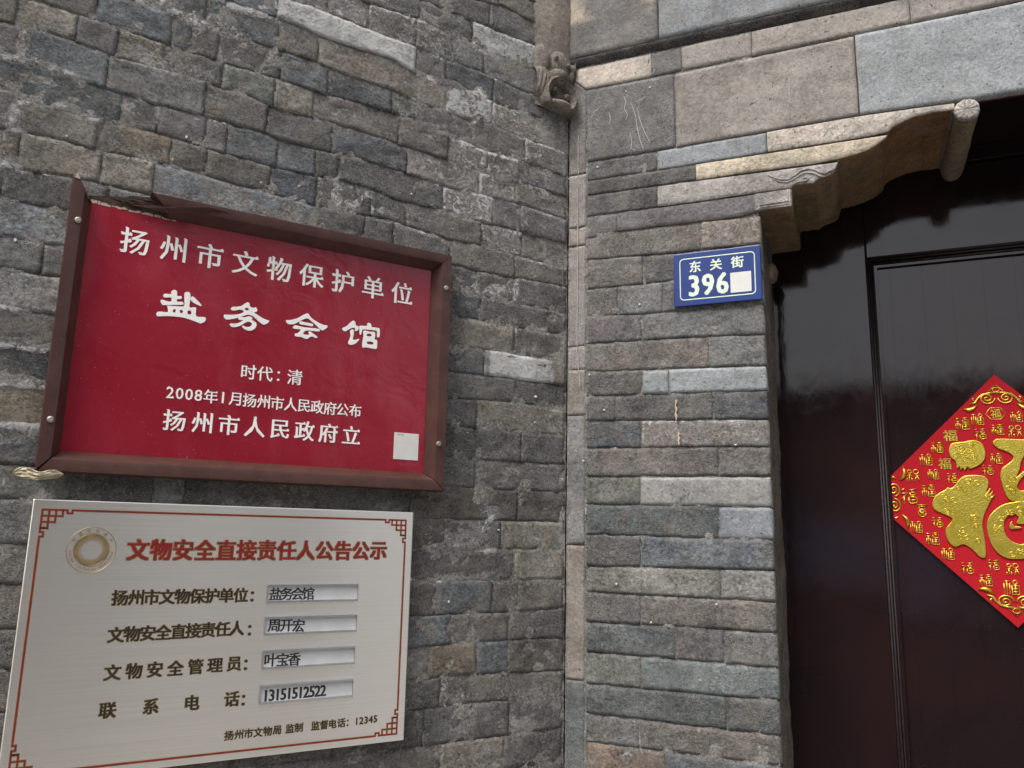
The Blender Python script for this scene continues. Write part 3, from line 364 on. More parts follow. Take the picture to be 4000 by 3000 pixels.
def brick(parent, x0, x1, zb, zt, tone, mat='brick', name='brick', rough=1.0, y=0.0, cell=.006, gap=.0005, rnd=.0026, back=.03, smears=False, sub=None, label=None, side=None):
    """one brick: bowed, rough front grid with worn edges and returns; zb(x), zt(x) are its bed joints"""
    BN[0] += 1; sd_ = BN[0]*31 + 5; rs = np.random.RandomState(sd_)
    nx = max(4, int((x1-x0)/cell)); h = float(zt((x0+x1)/2)-zb((x0+x1)/2)); nz = max(4, int(h/cell))
    def ax(n): # denser at the edges
        t = np.linspace(0, 1, n+1); return t
    U = np.concatenate([[0], ax(nx), [1]]); Vv = np.concatenate([[0], ax(nz), [1]])
    u, v = np.meshgrid(U, Vv)
    X = x0+gap+(x1-x0-2*gap)*u; ZB = zb(X)+gap; ZT = zt(X)-gap; Z = ZB+(ZT-ZB)*v
    Z = Z+(vn(X*22, Z*4, 0, sd_)-.5)*.0018*rough*(np.abs(v-.5)*2); X = X+(vn(X*4, Z*60, 3, sd_)-.5)*.0026*rough*(np.abs(u-.5)*2)
    Z = Z+(vn(X*90, Z*9, 0, sd_+3)-.5)*.0022*rough*(np.abs(v-.5)*2)**3
    d = np.minimum(np.minimum(u*(x1-x0), (1-u)*(x1-x0)), np.minimum(v*h, (1-v)*h)); rr = rnd*(.6+.8*vn(X*30, Z*30, 5, sd_))
    e = np.clip(1-d/rr, 0, 1); Y = y + rr*.17*e**2
    Y = Y - rs.uniform(-.0006, .0014)*rough - (u-.5)*rs.uniform(-.002, .002)*rough - (v-.5)*rs.uniform(-.002, .0025)*rough
    Y = Y - (fbm(X*38, Z*60, sd_, 4)-.5)*.0040*rough - (fbm(X*160, Z*210, sd_+9, 2)-.5)*.0020*rough
    chip = np.clip((fbm(X*26, Z*26, sd_+40, 3)-.66)*9, 0, 1)*rough; Y = Y + chip*.0022
    Y[0, :] = Y[-1, :] = y+.014; Y[:, 0] = Y[:, -1] = y+.014
    if side == 'right': Y[:, -1] = y+back
    base = np.array(alb(PAL[tone]))*(1.10 if mat == 'brick' else 1.0); t2 = np.array(alb(PAL[sub])) if sub else base*rs.uniform(.66, 1.35)
    k = np.clip((fbm(X*11, Z*16, sd_+77, 3)-.42)*5, 0, 1)[..., None]
    C = base*(1-k*.75)+t2*k*.75
    C = C*(1+.10*e[..., None])
    lm = np.full(X.shape, LIMEV.get(tone, .12)*rs.uniform(.8, 1.2))
    lm = lm + .22*np.clip(e, 0, 1)*(vn(X*14, Z*14, 2, 5) > .45)
    if smears: lm = np.maximum(lm+.16*np.clip((X+.62)*3, 0, 1)*np.clip((Z-1.9)*4, 0, 1), lime_at(X, Z)*.95)
    if tone == 'wp': lm = np.clip(1.25-2.4*np.clip(np.abs(u-.42)-.34, 0, 1)*4-(fbm(X*60, Z*60, 21, 4)-.35)*1.7, .1, 1); C = C*(.22+.78*np.clip(1.6-3*np.abs(u-.45)-2.2*(fbm(X*45, Z*45, 9, 4)-.4), 0, 1))[..., None]; C = np.where(((u > .86))[..., None], np.array(alb((112,104,92))), C)
    idx = np.arange(X.size).reshape(X.shape)
    Q = np.stack([idx[:-1, :-1], idx[:-1, 1:], idx[1:, 1:], idx[1:, :-1]], -1).reshape(-1, 4)
    o = mesh(name, np.stack([X, Y, Z], -1).reshape(-1, 3), Q.tolist(), M[mat], parent, smooth=True, label=label)
    set_tone(o.data, np.concatenate([C.reshape(-1, 3), np.clip(lm, 0, 1).reshape(-1, 1)], 1))
    return o
def zfun(pl, sign):
    xs = np.array([p[0]*sign for p in pl]); zs = np.array([p[1] for p in pl]); o = np.argsort(xs); xs, zs = xs[o], zs[o]
    return lambda x: np.interp(x, xs, zs)
def mortar(parent, x0, x1, z0, z1, y=.0009, smears=False, cell=.009, name='mortar_bed'):
    nx, nz = int((x1-x0)/cell), int((z1-z0)/cell)
    X, Z = np.meshgrid(np.linspace(x0, x1, nx+1), np.linspace(z0, z1, nz+1))
    Y = y+(fbm(X*60, Z*60, 3, 3)-.5)*.0034
    lm = np.clip((fbm(X*7, Z*9, 8, 3)-.5)*2.2, 0, .6)+.12
    if smears:
        s_ = lime_at(X, Z); lm = np.maximum(lm, s_); Y = Y-.0052*np.clip(s_, 0, 1)
    C = np.array(alb((138, 133, 124)))*(.62+.6*fbm(X*20, Z*20, 12, 3))[..., None]
    idx = np.arange(X.size).reshape(X.shape); Q = np.stack([idx[:-1,:-1], idx[:-1,1:], idx[1:,1:], idx[1:,:-1]], -1).reshape(-1, 4)
    o = mesh(name, np.stack([X, Y, Z], -1).reshape(-1, 3), Q.tolist(), M['mortar'], parent, smooth=True)
    set_tone(o.data, np.concatenate([C.reshape(-1, 3), np.clip(lm, 0, 1).reshape(-1, 1)], 1)); return o
# ------------------------------------------------------------------ ground
g = mesh('pavement', [(-40,-40,0),(40,-40,0),(40,40,0),(-40,40,0)], [(0,1,2,3)], M['paving']); g['kind'] = 'structure'
# ------------------------------------------------------------------ wing wall (left)
wing = thing('wing_wall', FL, (0, 0, 0), 'old grey brick wing wall behind the red sign and the steel notice plate', 'wall')
keys = sorted(ROWS)
for k in keys:
    ss, cs = ROWS[k]; cuts = [-x for x in ss]
    zt, zb = zfun(JL[k], -1), zfun(JL[k+1], -1)
    xs = [-1.32] + cuts + [-.0035]
    if cuts[0] < -1.25: xs[0] = -1.45
    elif cuts[0] > -1.08: xs = [-1.32] + xs[1:]; 
    prev = xs[0]
    for i in range(len(xs)-1):
        a, b = xs[i], xs[i+1]
        if i == 0 and b-a > .34:              # beyond the picture's left edge
            m_ = b-.23; brick(wing, a, m_, zb, zt, random.choice(['dk','br','gr','bs']), smears=False, cell=.012)
            a = m_
        far = .5+.5*min(1, max(0, (a+1.0)))
        up = 1.0 + .35*max(0, min(1, ((zb((a+b)/2)-2.15)/.2)))*(1 if b > -.55 else .5)
        brick(wing, a, b, zb, zt, cs[i], smears=True, rough=up, cell=.0062, y=-.0022 if cs[i] in ('wp', 'wh') else 0.0)
mortar(wing, -1.3, 0, 1.20, 2.86, smears=True)
# lower and upper courses outside the picture, and the body of the wall
low = []; rs = random.Random(3)
def course(x0, x1, z0, z1, rs):
    x = x0
    while x < x1-.02:
        l = rs.choice([.12, .24, .24, .25]); e = min(x1, x+l); v = rs.uniform(-.002, .001)
        low.append(box(x+.002, e-.002, v, .02, z0+.002, z1-.002)); x = e
z = .02
while z < 1.19: course(-2.6, -.004, z, z+.0555, rs); z += .0555+.0023*0
z = 1.2056
while z < 2.84: course(-2.6, -1.325, z, z+.0555, rs); z += .0555
z = 2.857
while z < 3.35: course(-2.6, -.06, z, z+.055, rs); z += .055
V, Q = join(low); o = mesh('outlying_bricks', V, Q, simple_mat('grey brick beyond the picture', alb((98,95,92)), .95, 12, .35, .002), wing); o['kind'] = 'stuff'
V, Q = box(-2.6, -.0, .009, .34, 0, 3.36); mesh('wall_core', V, Q, simple_mat('dark wall core', alb((80,77,74)), .95, 12, .2, .002), wing)
V, Q = box(-2.66, .02, -.03, .38, 3.36, 3.43); bevel(mesh('coping', V, Q, M['tilemat'], wing), .01)
# ------------------------------------------------------------------ gate wall (right)
gate = thing('gate_wall', FR, (0, 0, 0), 'gate wall of brick pier, stepped stone corbel and stone lintel round the dark door', 'gateway')
ARR = .3775; DEP = .20
pz = [zfun(p, 1) for p in PJ]
# border band above, corner strip of upright bricks with a mitred head
topz = lambda x: np.interp(x, [0, .0383, 1.1], [2.6085, 2.6085, 2.6085])
sx = .0405
bandb = lambda x: np.interp(x, [.0, .006, .0383, .2, .43, 1.1], [2.6085, 2.605, 2.572, 2.571, 2.5715, 2.576])
bandt = lambda x: 2.6235+0*x
bx = [.012] + BANDX + [.85, 1.1]; bc = ['bw', 'sd', 'sd', 'sb', 'sb', 'gb']
bc = ['cl', 'sd', 'sb', 'sb', 'sb', 'gb']
for i in range(len(bx)-1):
    brick(gate, bx[i], bx[i+1], bandb, bandt, bc[i], 'slab', 'border_stone', rough=.45, y=-.002, cell=.008, rnd=.003)
sz = [2.568] + STRIP; sc = ['br', 'pl', 'bw', 'pl', 'pl', 'tn', 'gr', 'bw', 'dg']
for i in range(len(sz)-1):
    f1 = (lambda q: (lambda x: q+.004*0+0*x))(sz[i+1]); f0 = (lambda q: (lambda x: q+0*x))(sz[i])
    if i == 0: f0 = lambda x: np.interp(x, [.004, .0385], [2.606, 2.570])
    brick(gate, .0028, sx-.0015, f1, f0, sc[i], 'slab', 'corner_brick', rough=.55, y=-.0015, cell=.0055, gap=.0009, rnd=.003)
x_end = 1.1
for i, (ss, cs) in enumerate(PROWS):
    zt, zb = pz[i], pz[i+1]
    xs = [sx+.0005] + list(ss)
    if i == 0: xs += [x_end]
    elif i < 5: pass
    else: xs += [ARR]
    n_ = len(xs)-1
    for j in range(n_):
        a, b = xs[j], xs[j+1]; c = cs[j]
        smooth_ = i < 5 and c in ('sk', 'sd', 'sb', 'sg', 'gb', 'dt')
        last = (i >= 5 and j == n_-1)
        yo = -.0016 if i > 0 else -.003
        brick(gate, a, b, zb, zt, c, 'slab' if i == 0 or c in ('gb','lb','lg','bq') else 'brick', 'lintel_stone' if i == 0 else 'brick', rough=(.30 if i == 0 else (.42 if smooth_ else .78)),
              y=yo-(.002 if i == 0 and j == 2 else 0), cell=.0075 if i == 0 else .006, gap=.0013, rnd=.0035, side='right' if last else None, back=.03)
mortar(gate, .0015, ARR-.004, 1.2, 2.64, y=.0004); 
V, Q = box(ARR, 1.12, .004, .03, 2.412, 2.64); mesh('lintel_backing', V, Q, M['timber'], gate)
# lower pier outside the picture
low = []; z = .02
while z < 1.225: course(.003, ARR, z, min(1.232, z+.0554), rs); z += .0554
course_top = 1.232
V, Q = join(low); o = mesh('outlying_bricks', V, Q, bpy.data.materials['grey brick beyond the picture'], gate); o['kind'] = 'stuff'
V, Q = join([box(.001, ARR-.006, .006, DEP, 0, 2.43), box(ARR-.006, 1.5, .262, .5, 2.43, 3.6), box(0.001, 1.5, .0135, .26, 2.632, 3.6), box(0.001, ARR-.01, .262, .5, 0, 2.43), box(ARR-.02, 1.5, .03, .26, 2.435, 2.632)])
mesh('wall_core', V, Q, bpy.data.materials['dark wall core'], gate)
V, Q = prism([(-.05, 0), (.012, 0), (.012, 3.6), (-.05, 3.6)], .012, .12); mesh('corner_light_block', V, Q, M['blackp'], gate)  # black block added behind the corner gap to stop light leaking through
# rendered jamb return
X, Z = np.meshgrid(np.linspace(0, 1, 14), np.linspace(0, 2.25, 230))
Yj = -.0005+X*(DEP+.002); Xj = ARR-.0035-.0015*np.sin(X*3)+(fbm(Yj*30, Z*22, 4, 4)-.5)*.007+.004*np.clip(X-.05, 0, 1)
idx = np.arange(X.size).reshape(X.shape); Q = np.stack([idx[:-1,:-1], idx[:-1,1:], idx[1:,1:], idx[1:,:-1]], -1).reshape(-1, 4)
o = mesh('jamb_face', np.stack([Xj, Yj, Z], -1).reshape(-1, 3), Q.tolist(), M['brick'], gate, smooth=True)
C = np.array(alb((112, 98, 80)))*(.7+.6*fbm(Yj*9, Z*9, 3, 3))[..., None]; set_tone(o.data, np.concatenate([C.reshape(-1, 3), np.full((X.size, 1), .12)], 1))
V, Q = box(ARR-.012, ARR+.0, DEP, DEP+.055, 0, 2.43); mesh('door_post', V, Q, M['door'], gate)
# stone lump: old pivot stone on the jamb
bm = bmesh.new(); bmesh.ops.create_icosphere(bm, subdivisions=3, radius=1)
for v_ in bm.verts:
    c_ = v_.co; n_ = 1+.25*(vn(np.array([c_.x*2.]), np.array([c_.y*2.]), c_.z*2., 4)[0]-.5)
    v_.co = Vector((ARR+c_.x*.014*n_, .165+c_.y*.028*n_, 2.186+c_.z*.021*n_))
V = [tuple(v_.co) for v_ in bm.verts]; Q = [[x.index for x in f.verts] for f in bm.faces]; bm.free()
o = mesh('pivot_stone', V, Q, M['corbel'], gate, smooth=True); set_tone(o.data, [(*alb((128,102,72)), .05)]*len(V))
# --- corbel stones: one per course, profile swept back into the doorway
def corbel_stone(name, x_left, zt, zb, under, tone, y0=-.003, back=.235, lip=True, soffit=(118, 94, 62)):
    """front outline: left joint, top joint to the tip, moulded underside back to the pier"""
    tip = under[-1]
    top = [(x, float(zt(x))-.0012) for x in np.linspace(x_left, tip[0], 14)]
    ux = [u for u in under if u[0] > x_left]
    und = list(ux)
    x1 = und[0][0]
    botl = [(x, float(zb(x))+.0012) for x in np.linspace(x_left, x1, 8)[:-1]]
    dense = []
    for a, b in zip(und[:-1], und[1:]):
        for t in np.linspace(0, 1, 4)[:-1]: dense.append((a[0]+(b[0]-a[0])*t, a[1]+(b[1]-a[1])*t))
    dense.append(und[-1])
    bot = botl + dense
    # front face as strips between bottom and top at common x
    xs = sorted(set([p[0] for p in bot])); xs = [x for x in xs if x <= tip[0]]
    bx_ = np.array([p[0] for p in bot]); bz_ = np.array([p[1] for p in bot]); o_ = np.argsort(bx_, kind='stable'); bx_, bz_ = bx_[o_], bz_[o_]
    nz = 7; ny = 14; V = []; Q = []; C = []
    def col_(x):
        zb_ = float(np.interp(x, bx_, bz_)); zt_ = float(zt(x))-.0012
        return zb_, max(zt_, zb_+.0005)
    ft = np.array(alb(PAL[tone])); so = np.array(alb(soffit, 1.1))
    for i, x in enumerate(xs):
        a, b = col_(x)
        # ring: soffit from back to front, then front face upward
        for j in range(ny):
            t = j/(ny-1); yy = back+(y0+.002-back)*t
            wob = (float(fbm(np.array([x*50]), np.array([yy*40]), 5, 3)[0])-.5)*.004
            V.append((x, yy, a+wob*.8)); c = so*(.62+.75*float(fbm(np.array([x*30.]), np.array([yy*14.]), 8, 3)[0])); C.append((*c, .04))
        for j in range(nz):
            t = j/(nz-1); zz = a+.0018+(b-a-.0018)*t; e = 1 if 0 < j < nz-1 else 0
            V.append((x, y0-(.0012*e)-(float(fbm(np.array([x*50]), np.array([zz*50]), 9, 3)[0])-.5)*.0024, zz)); C.append((*ft, .12))
    m_ = ny+nz
    for i in range(len(xs)-1):
        for j in range(m_-1):
            Q.append((i*m_+j, (i+1)*m_+j, (i+1)*m_+j+1, i*m_+j+1))
    # end cap at the tip
    L = (len(xs)-1)*m_; nb = len(V); x = xs[-1]; a, b = col_(x)
    cap = [L+j for j in range(m_)]; V.append((x, back, b)); C.append((*so, .04)); Q.append(tuple(cap+[nb])[::1])
    V.append((xs[0], back, col_(xs[0])[1])); C.append((*so, .04)); 
    o = mesh(name, V, Q, M['corbel'], gate, smooth=True); set_tone(o.data, C)
    m = o.modifiers.new('s', 'EDGE_SPLIT'); m.split_angle = math.radians(50)
    return o
uA = [(ARR, CA[0][1])] + [(.405, 2.2513), (.4325, 2.2518), (.4338, 2.256), (.4344, 2.2863)]
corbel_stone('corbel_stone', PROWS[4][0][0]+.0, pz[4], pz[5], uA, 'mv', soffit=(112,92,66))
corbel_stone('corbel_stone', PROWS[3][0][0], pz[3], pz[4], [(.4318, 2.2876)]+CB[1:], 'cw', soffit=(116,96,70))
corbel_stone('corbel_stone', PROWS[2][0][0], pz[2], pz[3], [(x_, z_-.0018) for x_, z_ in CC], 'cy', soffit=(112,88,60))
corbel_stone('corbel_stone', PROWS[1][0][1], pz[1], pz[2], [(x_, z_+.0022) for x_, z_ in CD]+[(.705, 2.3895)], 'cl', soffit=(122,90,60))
# pale repaired end of the lowest stone: a slightly proud facing with a raised double rim
rim = []
for c in RIM: rim.append(tube([(x, -.0055, z) for x, z in c], .0013, 6))
rim.append(tube([(.3795, -.0055, 2.2835), (.3795, -.0055, 2.2575)], .0001, 4))
def fk(o, tone, l=.1): set_tone(o.data, [(*alb(PAL[tone]), l)]*len(o.data.vertices)); return o
V, Q = box(.368, .4325, -.0062, -.002, 2.2535, 2.2865); fk(bevel(mesh('corbel_facing', V, Q, M['corbel'], gate), .0015), 'cw')
V, Q = join([tube([(.376, -.0066, 2.2625), (.427, -.0066, 2.2632), (.427, -.0066, 2.284)], .0013, 6), tube([(.376, -.0066, 2.2575), (.4305, -.0066, 2.258), (.4305, -.0066, 2.285)], .0012, 6)])
fk(mesh('rim_bead', V, Q, M['corbel'], gate, smooth=True), 'cw')
for c in WAVES[:3]:
    V, Q = tube([(x, -.0045, z) for x, z in c], [.0006]+[.0017]*(len(c)-2)+[.0008], 8); fk(mesh('wave_carving', V, Q, M['corbel'], gate, smooth=True), 'cw')
# roll end with petal carving
rx, rz, rr = ROLL; rr = .0195; V = []; Q = []; C = []; NS = 40
prof = [(-.009, 0), (-.0098, .2), (-.0085, .55), (-.0095, .8), (-.0075, .95), (-.005, 1.0)] + [(y_, 1.0-.02*math.sin(y_*30)) for y_ in np.linspace(.0, .245, 16)] + [(.250, .93), (.252, .5), (.252, 0)]
for (yy, f) in prof:
    for k in range(NS):
        an = 2*math.pi*k/NS; pet = .0022*abs(math.sin(an*6))*(1 if yy < -.004 and 0 < f < .96 else 0)
        w_ = (float(vn(np.array([an*2.]), np.array([yy*40.]), 0, 3)[0])-.5)*.0015*(f > .9)
        V.append((rx+math.cos(an)*(rr*f+w_), yy-pet, rz+math.sin(an)*(rr*f+w_)))
        C.append((*alb((180,170,158) if yy < .0 else (134, 112, 80)), .05))
for i in range(len(prof)-1):
    for k in range(NS): Q.append((i*NS+k, i*NS+(k+1) % NS, (i+1)*NS+(k+1) % NS, (i+1)*NS+k))
o = mesh('corbel_roll', V, Q, M['corbel'], gate, smooth=True); set_tone(o.data, C)
V, Q = tube([(.703, y_, 2.3905) for y_ in np.linspace(.0, .235, 6)], .0035, 8); fk(mesh('roll_fillet', V, Q, M['corbel'], gate, smooth=True), 'oc')
# thin spacer under the lintel, dark drip moulding and the slabs above
V, Q = box(.60, .737, .001, .03, 2.4005, 2.4095); fk(mesh('spacer_course', V, Q, M['slab'], gate), 'gr', .4)
X, T_ = np.meshgrid(np.linspace(.006, 1.15, 60), np.linspace(0, 1, 9))
Ym = .004-.0165*np.sin(T_*math.pi/2)+.0*X; Zm = 2.6240+.018*T_+(fbm(X*9, T_*2, 5, 3)-.5)*.003
idx = np.arange(X.size).reshape(X.shape); Q = np.stack([idx[:-1,:-1], idx[:-1,1:], idx[1:,1:], idx[1:,:-1]], -1).reshape(-1, 4)
o = mesh('drip_moulding', np.stack([X, Ym, Zm], -1).reshape(-1, 3), Q.tolist(), M['brick'], gate, smooth=True)
set_tone(o.data, np.concatenate([np.tile(np.array(alb((62,58,54))), (X.size, 1)), np.full((X.size, 1), .12)], 1))
slabs = [(.0065, .1935, 'sd', 'oc'), (.1955, .62, 'gb', 'gr'), (.622, 1.15, 'gb', 'gr')]
for a, b, t, s_ in slabs:
    brick(gate, a, b, lambda x: 2.6435+0*x, lambda x: 2.90+0*x, t, 'slab', 'upper_slab', rough=.35, y=-.013, cell=.012, rnd=.004, sub='cy' if t == 'sd' else s_)
V, Q = join([box(.0, 1.5, -.010, .03, 2.902, 3.6), box(-.03, 1.55, -.2, .5, 3.6, 3.72)]); mesh('upper_wall', V, Q, bpy.data.materials['grey brick beyond the picture'], gate)
# hairline paint drips on the strip and bricks
dr = [tube([(x+.0006*math.sin(i*2.3), -.004, z) for i, (x, z) in enumerate([(.0225+.000*t, 2.47-.009*t) for t in range(52)]+[(.0235+.0012*t, 2.0-.012*t) for t in range(6)])], [.0005+.0004*abs(math.sin(i*1.3)) for i in range(58)], 4),
      tube([(.215+.001*math.sin(i*1.7), -.0065, 1.905-.004*i) for i in range(11)], [.0006]+[.0018+.0009*math.sin(i*1.9) for i in range(1, 10)]+[.0004], 5, flat=.3),
      tube([(.219+.001*math.sin(i*2.1), -.0065, 1.845-.003*i) for i in range(9)], [.0006]+[.0016+.0008*math.sin(i*1.9) for i in range(1, 8)]+[.0004], 5, flat=.3)]
for c in SCR:
    V, Q = tube([(x+random.uniform(-.0006, .0006), -.0062, z) for x, z in c], [.0003]+[.0006]*(len(c)-2)+[.0003], 4, flat=.4); mesh('chalk_scratch', V, Q, M['drip'], gate)
def specks(P, y, par):
    B = []
    for x, z in P:
        r = random.uniform(.0009, .0022); B.append(prism([(x+r*math.cos(a)*random.uniform(.6, 1.3), z+r*math.sin(a)*random.uniform(.6, 1.3)) for a in np.linspace(0, 5.5, 7)], y-.0006, y+.003))
    V, Q = join(B); mesh('lime_specks', V, Q, M['paper_w'], par)['kind'] = 'stuff'
specks(SPR, -.0045, gate); specks([(-a, b) for a, b in SPL], -.0040, wing)
V, Q = join(dr[:1]); mesh('chalk_line', V, Q, M['drip'], gate); V, Q = join(dr[1:]); mesh('paint_drip', V, Q, M['rawwood'], gate)
# ------------------------------------------------------------------ carved corner post above the joint of the two walls
post = thing('corner_pendant', FR, (0, 0, 2.5), 'carved beige stone post end with scroll leaves hanging in the corner between the walls', 'carving')
A0 = np.array([-.0545, -.072]); A1 = np.array([.0085, -.002])           # (x, y) of its two front edges
def carve(px_, py_):
    """relief height in metres; px_, py_ follow the carving's own grid: 0..1 across, 0..1 down"""
    def ell(cx, cy, rx_, ry_, p=2): return np.clip(1-((px_-cx)/rx_)**2-((py_-cy)/ry_)**2, 0, None)**(1/p)
    h = np.zeros_like(px_)
    leaf = ell(.17, .22, .20, .24)*.010; h = np.maximum(h, leaf*(1+.0*px_))
    sh = ell(.63, .24, .25, .20)*.010*(1+.10*np.sin(px_*90)); h = np.maximum(h, sh)
    h = np.maximum(h, ell(.47, .20, .055, .045)*.016); h = np.maximum(h, ell(.80, .27, .07, .05)*.016)
    h = np.maximum(h, ell(1.0, .26, .17, .09)*.013); h = np.maximum(h, ell(.93, .38, .10, .10)*.010)
    h = np.maximum(h, ell(.57, .47, .25, .11)*.020)
    dr_ = ell(.12, .62, .34, .25)*.018*(1+.07*np.sin(px_*75+py_*12)); h = np.maximum(h, dr_)
    ring = np.sqrt(((px_-.60)/.42)**2+((py_-.80)/.30)**2); arch = np.clip(1-np.abs(ring-.86)/.26, 0, 1)**.5*.020*(1+.06*np.sin(ring*60)); arch = arch*(py_ < .98)
    h = np.maximum(h, arch); h = np.where(ring < .55, np.minimum(h, .004), h)
    h = np.maximum(h, ell(.45, .72, .085, .06)*.014); h = np.maximum(h, ell(.76, .78, .09, .065)*.015)
    h = np.maximum(h, ell(.60, .93, .36, .07)*.020)
    return h
NU, NV = 64, 150; U_ = np.linspace(0, 1, NU); Z_ = np.linspace(0, 1, NV); ztop = 2.92
u, t = np.meshgrid(U_, Z_)
zlow = 2.512+.012*np.clip((.55-u)/.55, 0, 1)**1.5+.004*u
zl_top = 2.655
Z = np.where(t < .75, zlow+(zl_top-zlow)*(t/.75), zl_top+(ztop-zl_top)*((t-.75)/.25))
pv = np.clip((2.655-Z)/(2.655-zlow), 0, 1); hgt = 1.15*carve(u, pv)*np.clip((2.66-Z)/.01, 0, 1)
nx_, ny_ = (A1[1]-A0[1]), -(A1[0]-A0[0]); ln_ = math.hypot(nx_, ny_); nrm = np.array([nx_/ln_, ny_/ln_])
if nrm[1] > 0: nrm = -nrm
taper = np.clip((Z-2.512)/.09, 0, 1)
belly = np.sin(np.clip(u, 0, 1)*math.pi)*.010
PX = A0[0]+(A1[0]-A0[0])*u+nrm[0]*(hgt+belly); PY = A0[1]+(A1[1]-A0[1])*u+nrm[1]*(hgt+belly)
PX = PX+(fbm(u*9, Z*90, 3, 3)-.5)*.0016; V = np.stack([PX, PY, Z], -1).reshape(-1, 3)
idx = np.arange(u.size).reshape(u.shape); Q = np.stack([idx[:-1,:-1], idx[:-1,1:], idx[1:,1:], idx[1:,:-1]], -1).reshape(-1, 4).tolist()
V = V.tolist(); nV = len(V); bot = idx[0, :].tolist(); cor = (-.0, .01, 2.512)
V += [(-.0, .012, 2.514), (-.0, .012, ztop)]
for i in range(NU-1): Q.append((bot[i+1], bot[i], nV))
lft = idx[:, 0].tolist(); rgt_ = idx[:, -1].tolist()
for i in range(NV-1): Q.append((lft[i], lft[i+1], nV+1 if i > NV//2 else nV)); Q.append((rgt_[i+1], rgt_[i], nV+1 if i > NV//2 else nV))
o = mesh('carved_face', V, Q, M['corbel'], post, smooth=True)
cav = np.clip(hgt.ravel()/.014, 0, 1)
C = np.concatenate([np.array(alb((126,113,98)))[None]*(.8+.35*fbm(u.ravel()*7, Z.ravel()*40, 6, 3))[:, None], np.full((nV, 1), .03)], 1)
C = np.concatenate([C, np.tile([*alb((90,80,70)), 0], (2, 1))]); set_tone(o.data, C)
m = o.modifiers.new('s', 'EDGE_SPLIT'); m.split_angle = math.radians(60)
# ------------------------------------------------------------------ door
DY = .25
door = thing('gate_door', FR, (.62, DY, 0), 'dark glossy lacquered gate door with recessed moulded panel', 'door')
mx0, mz1 = DR[0][0], DR[0][1]           # outer corner of the panel moulding
V, Q = box(.3655, mx0, DY, DY+.05, .05, 2.398); bevel(mesh('stile', V, Q, M['door'], door), .002)
V, Q = box(mx0+.0005, 1.09, DY, DY+.05, mz1, 2.398); bevel(mesh('top_rail', V, Q, M['door'], door), .002)
V, Q = box(.3655, 1.12, DY-.006, DY+.05, 2.4015, 2.434); bevel(mesh('door_head', V, Q, M['door'], door), .0015)
V, Q = box(.3655, 1.12, .03, DY-.006, 2.434, 2.46); mesh('door_head_soffit', V, Q, M['door'], door)
V, Q = box(1.09, 1.14, .03, DY+.05, .0, 2.434); mesh('meeting_stile', V, Q, M['door'], door)
# boards of the recessed panel
edges = [mx0+.02] + SEAM + [.875, .935, .995, 1.05, 1.09]
for a, b in zip(edges[:-1], edges[1:]):
    V, Q = box(a+.00008, b-.00008, DY+.018+random.uniform(-.00006, .00006), DY+.04, .25, mz1-.017); mesh('panel_board', V, Q, M['door'], door)
# moulding: three stepped beads running round the panel
def bead(p, r, name='moulding', mat='door'):
    V, Q = tube(p, r, 8); return mesh(name, V, Q, M[mat], door, smooth=True)
for off, dep, rr_ in ((.0016, -.0005, .0022), (.0062, .0035, .0026), (.0115, .0085, .0026), (.0165, .0135, .0028)):
    bead([(mx0+off, DY+dep, .24), (mx0+off, DY+dep, mz1-off), ], rr_, 'moulding', 'dull'); bead([(mx0+off, DY+dep, mz1-off), (1.09, DY+dep, mz1-off)], rr_, 'moulding', 'dull')
V, Q = join([prism([(mx0, .24), (mx0+.0195, .24), (mx0+.0195, mz1-.0195), (mx0, mz1)], DY+.010, DY+.03), prism([(mx0, mz1), (mx0+.0195, mz1-.0195), (1.09, mz1-.0195), (1.09, mz1)], DY+.010, DY+.03)]); mesh('moulding_bed', V, Q, M['door'], door)
bead([(mx0+.0014, DY-.0013, mz1-.0004), (.70, DY-.0013, mz1-.0004), (1.0, DY-.0013, mz1-.0004)], .0009, 'worn_edge', 'worn')
V, Q = box(.3655, 1.09, DY, DY+.05, .05, .25); mesh('bottom_rail', V, Q, M['door'], door)
V, Q = box(.3, 1.2, DY+.052, DY+.09, 0, 2.5); mesh('door_backing', V, Q, M['door'], door)
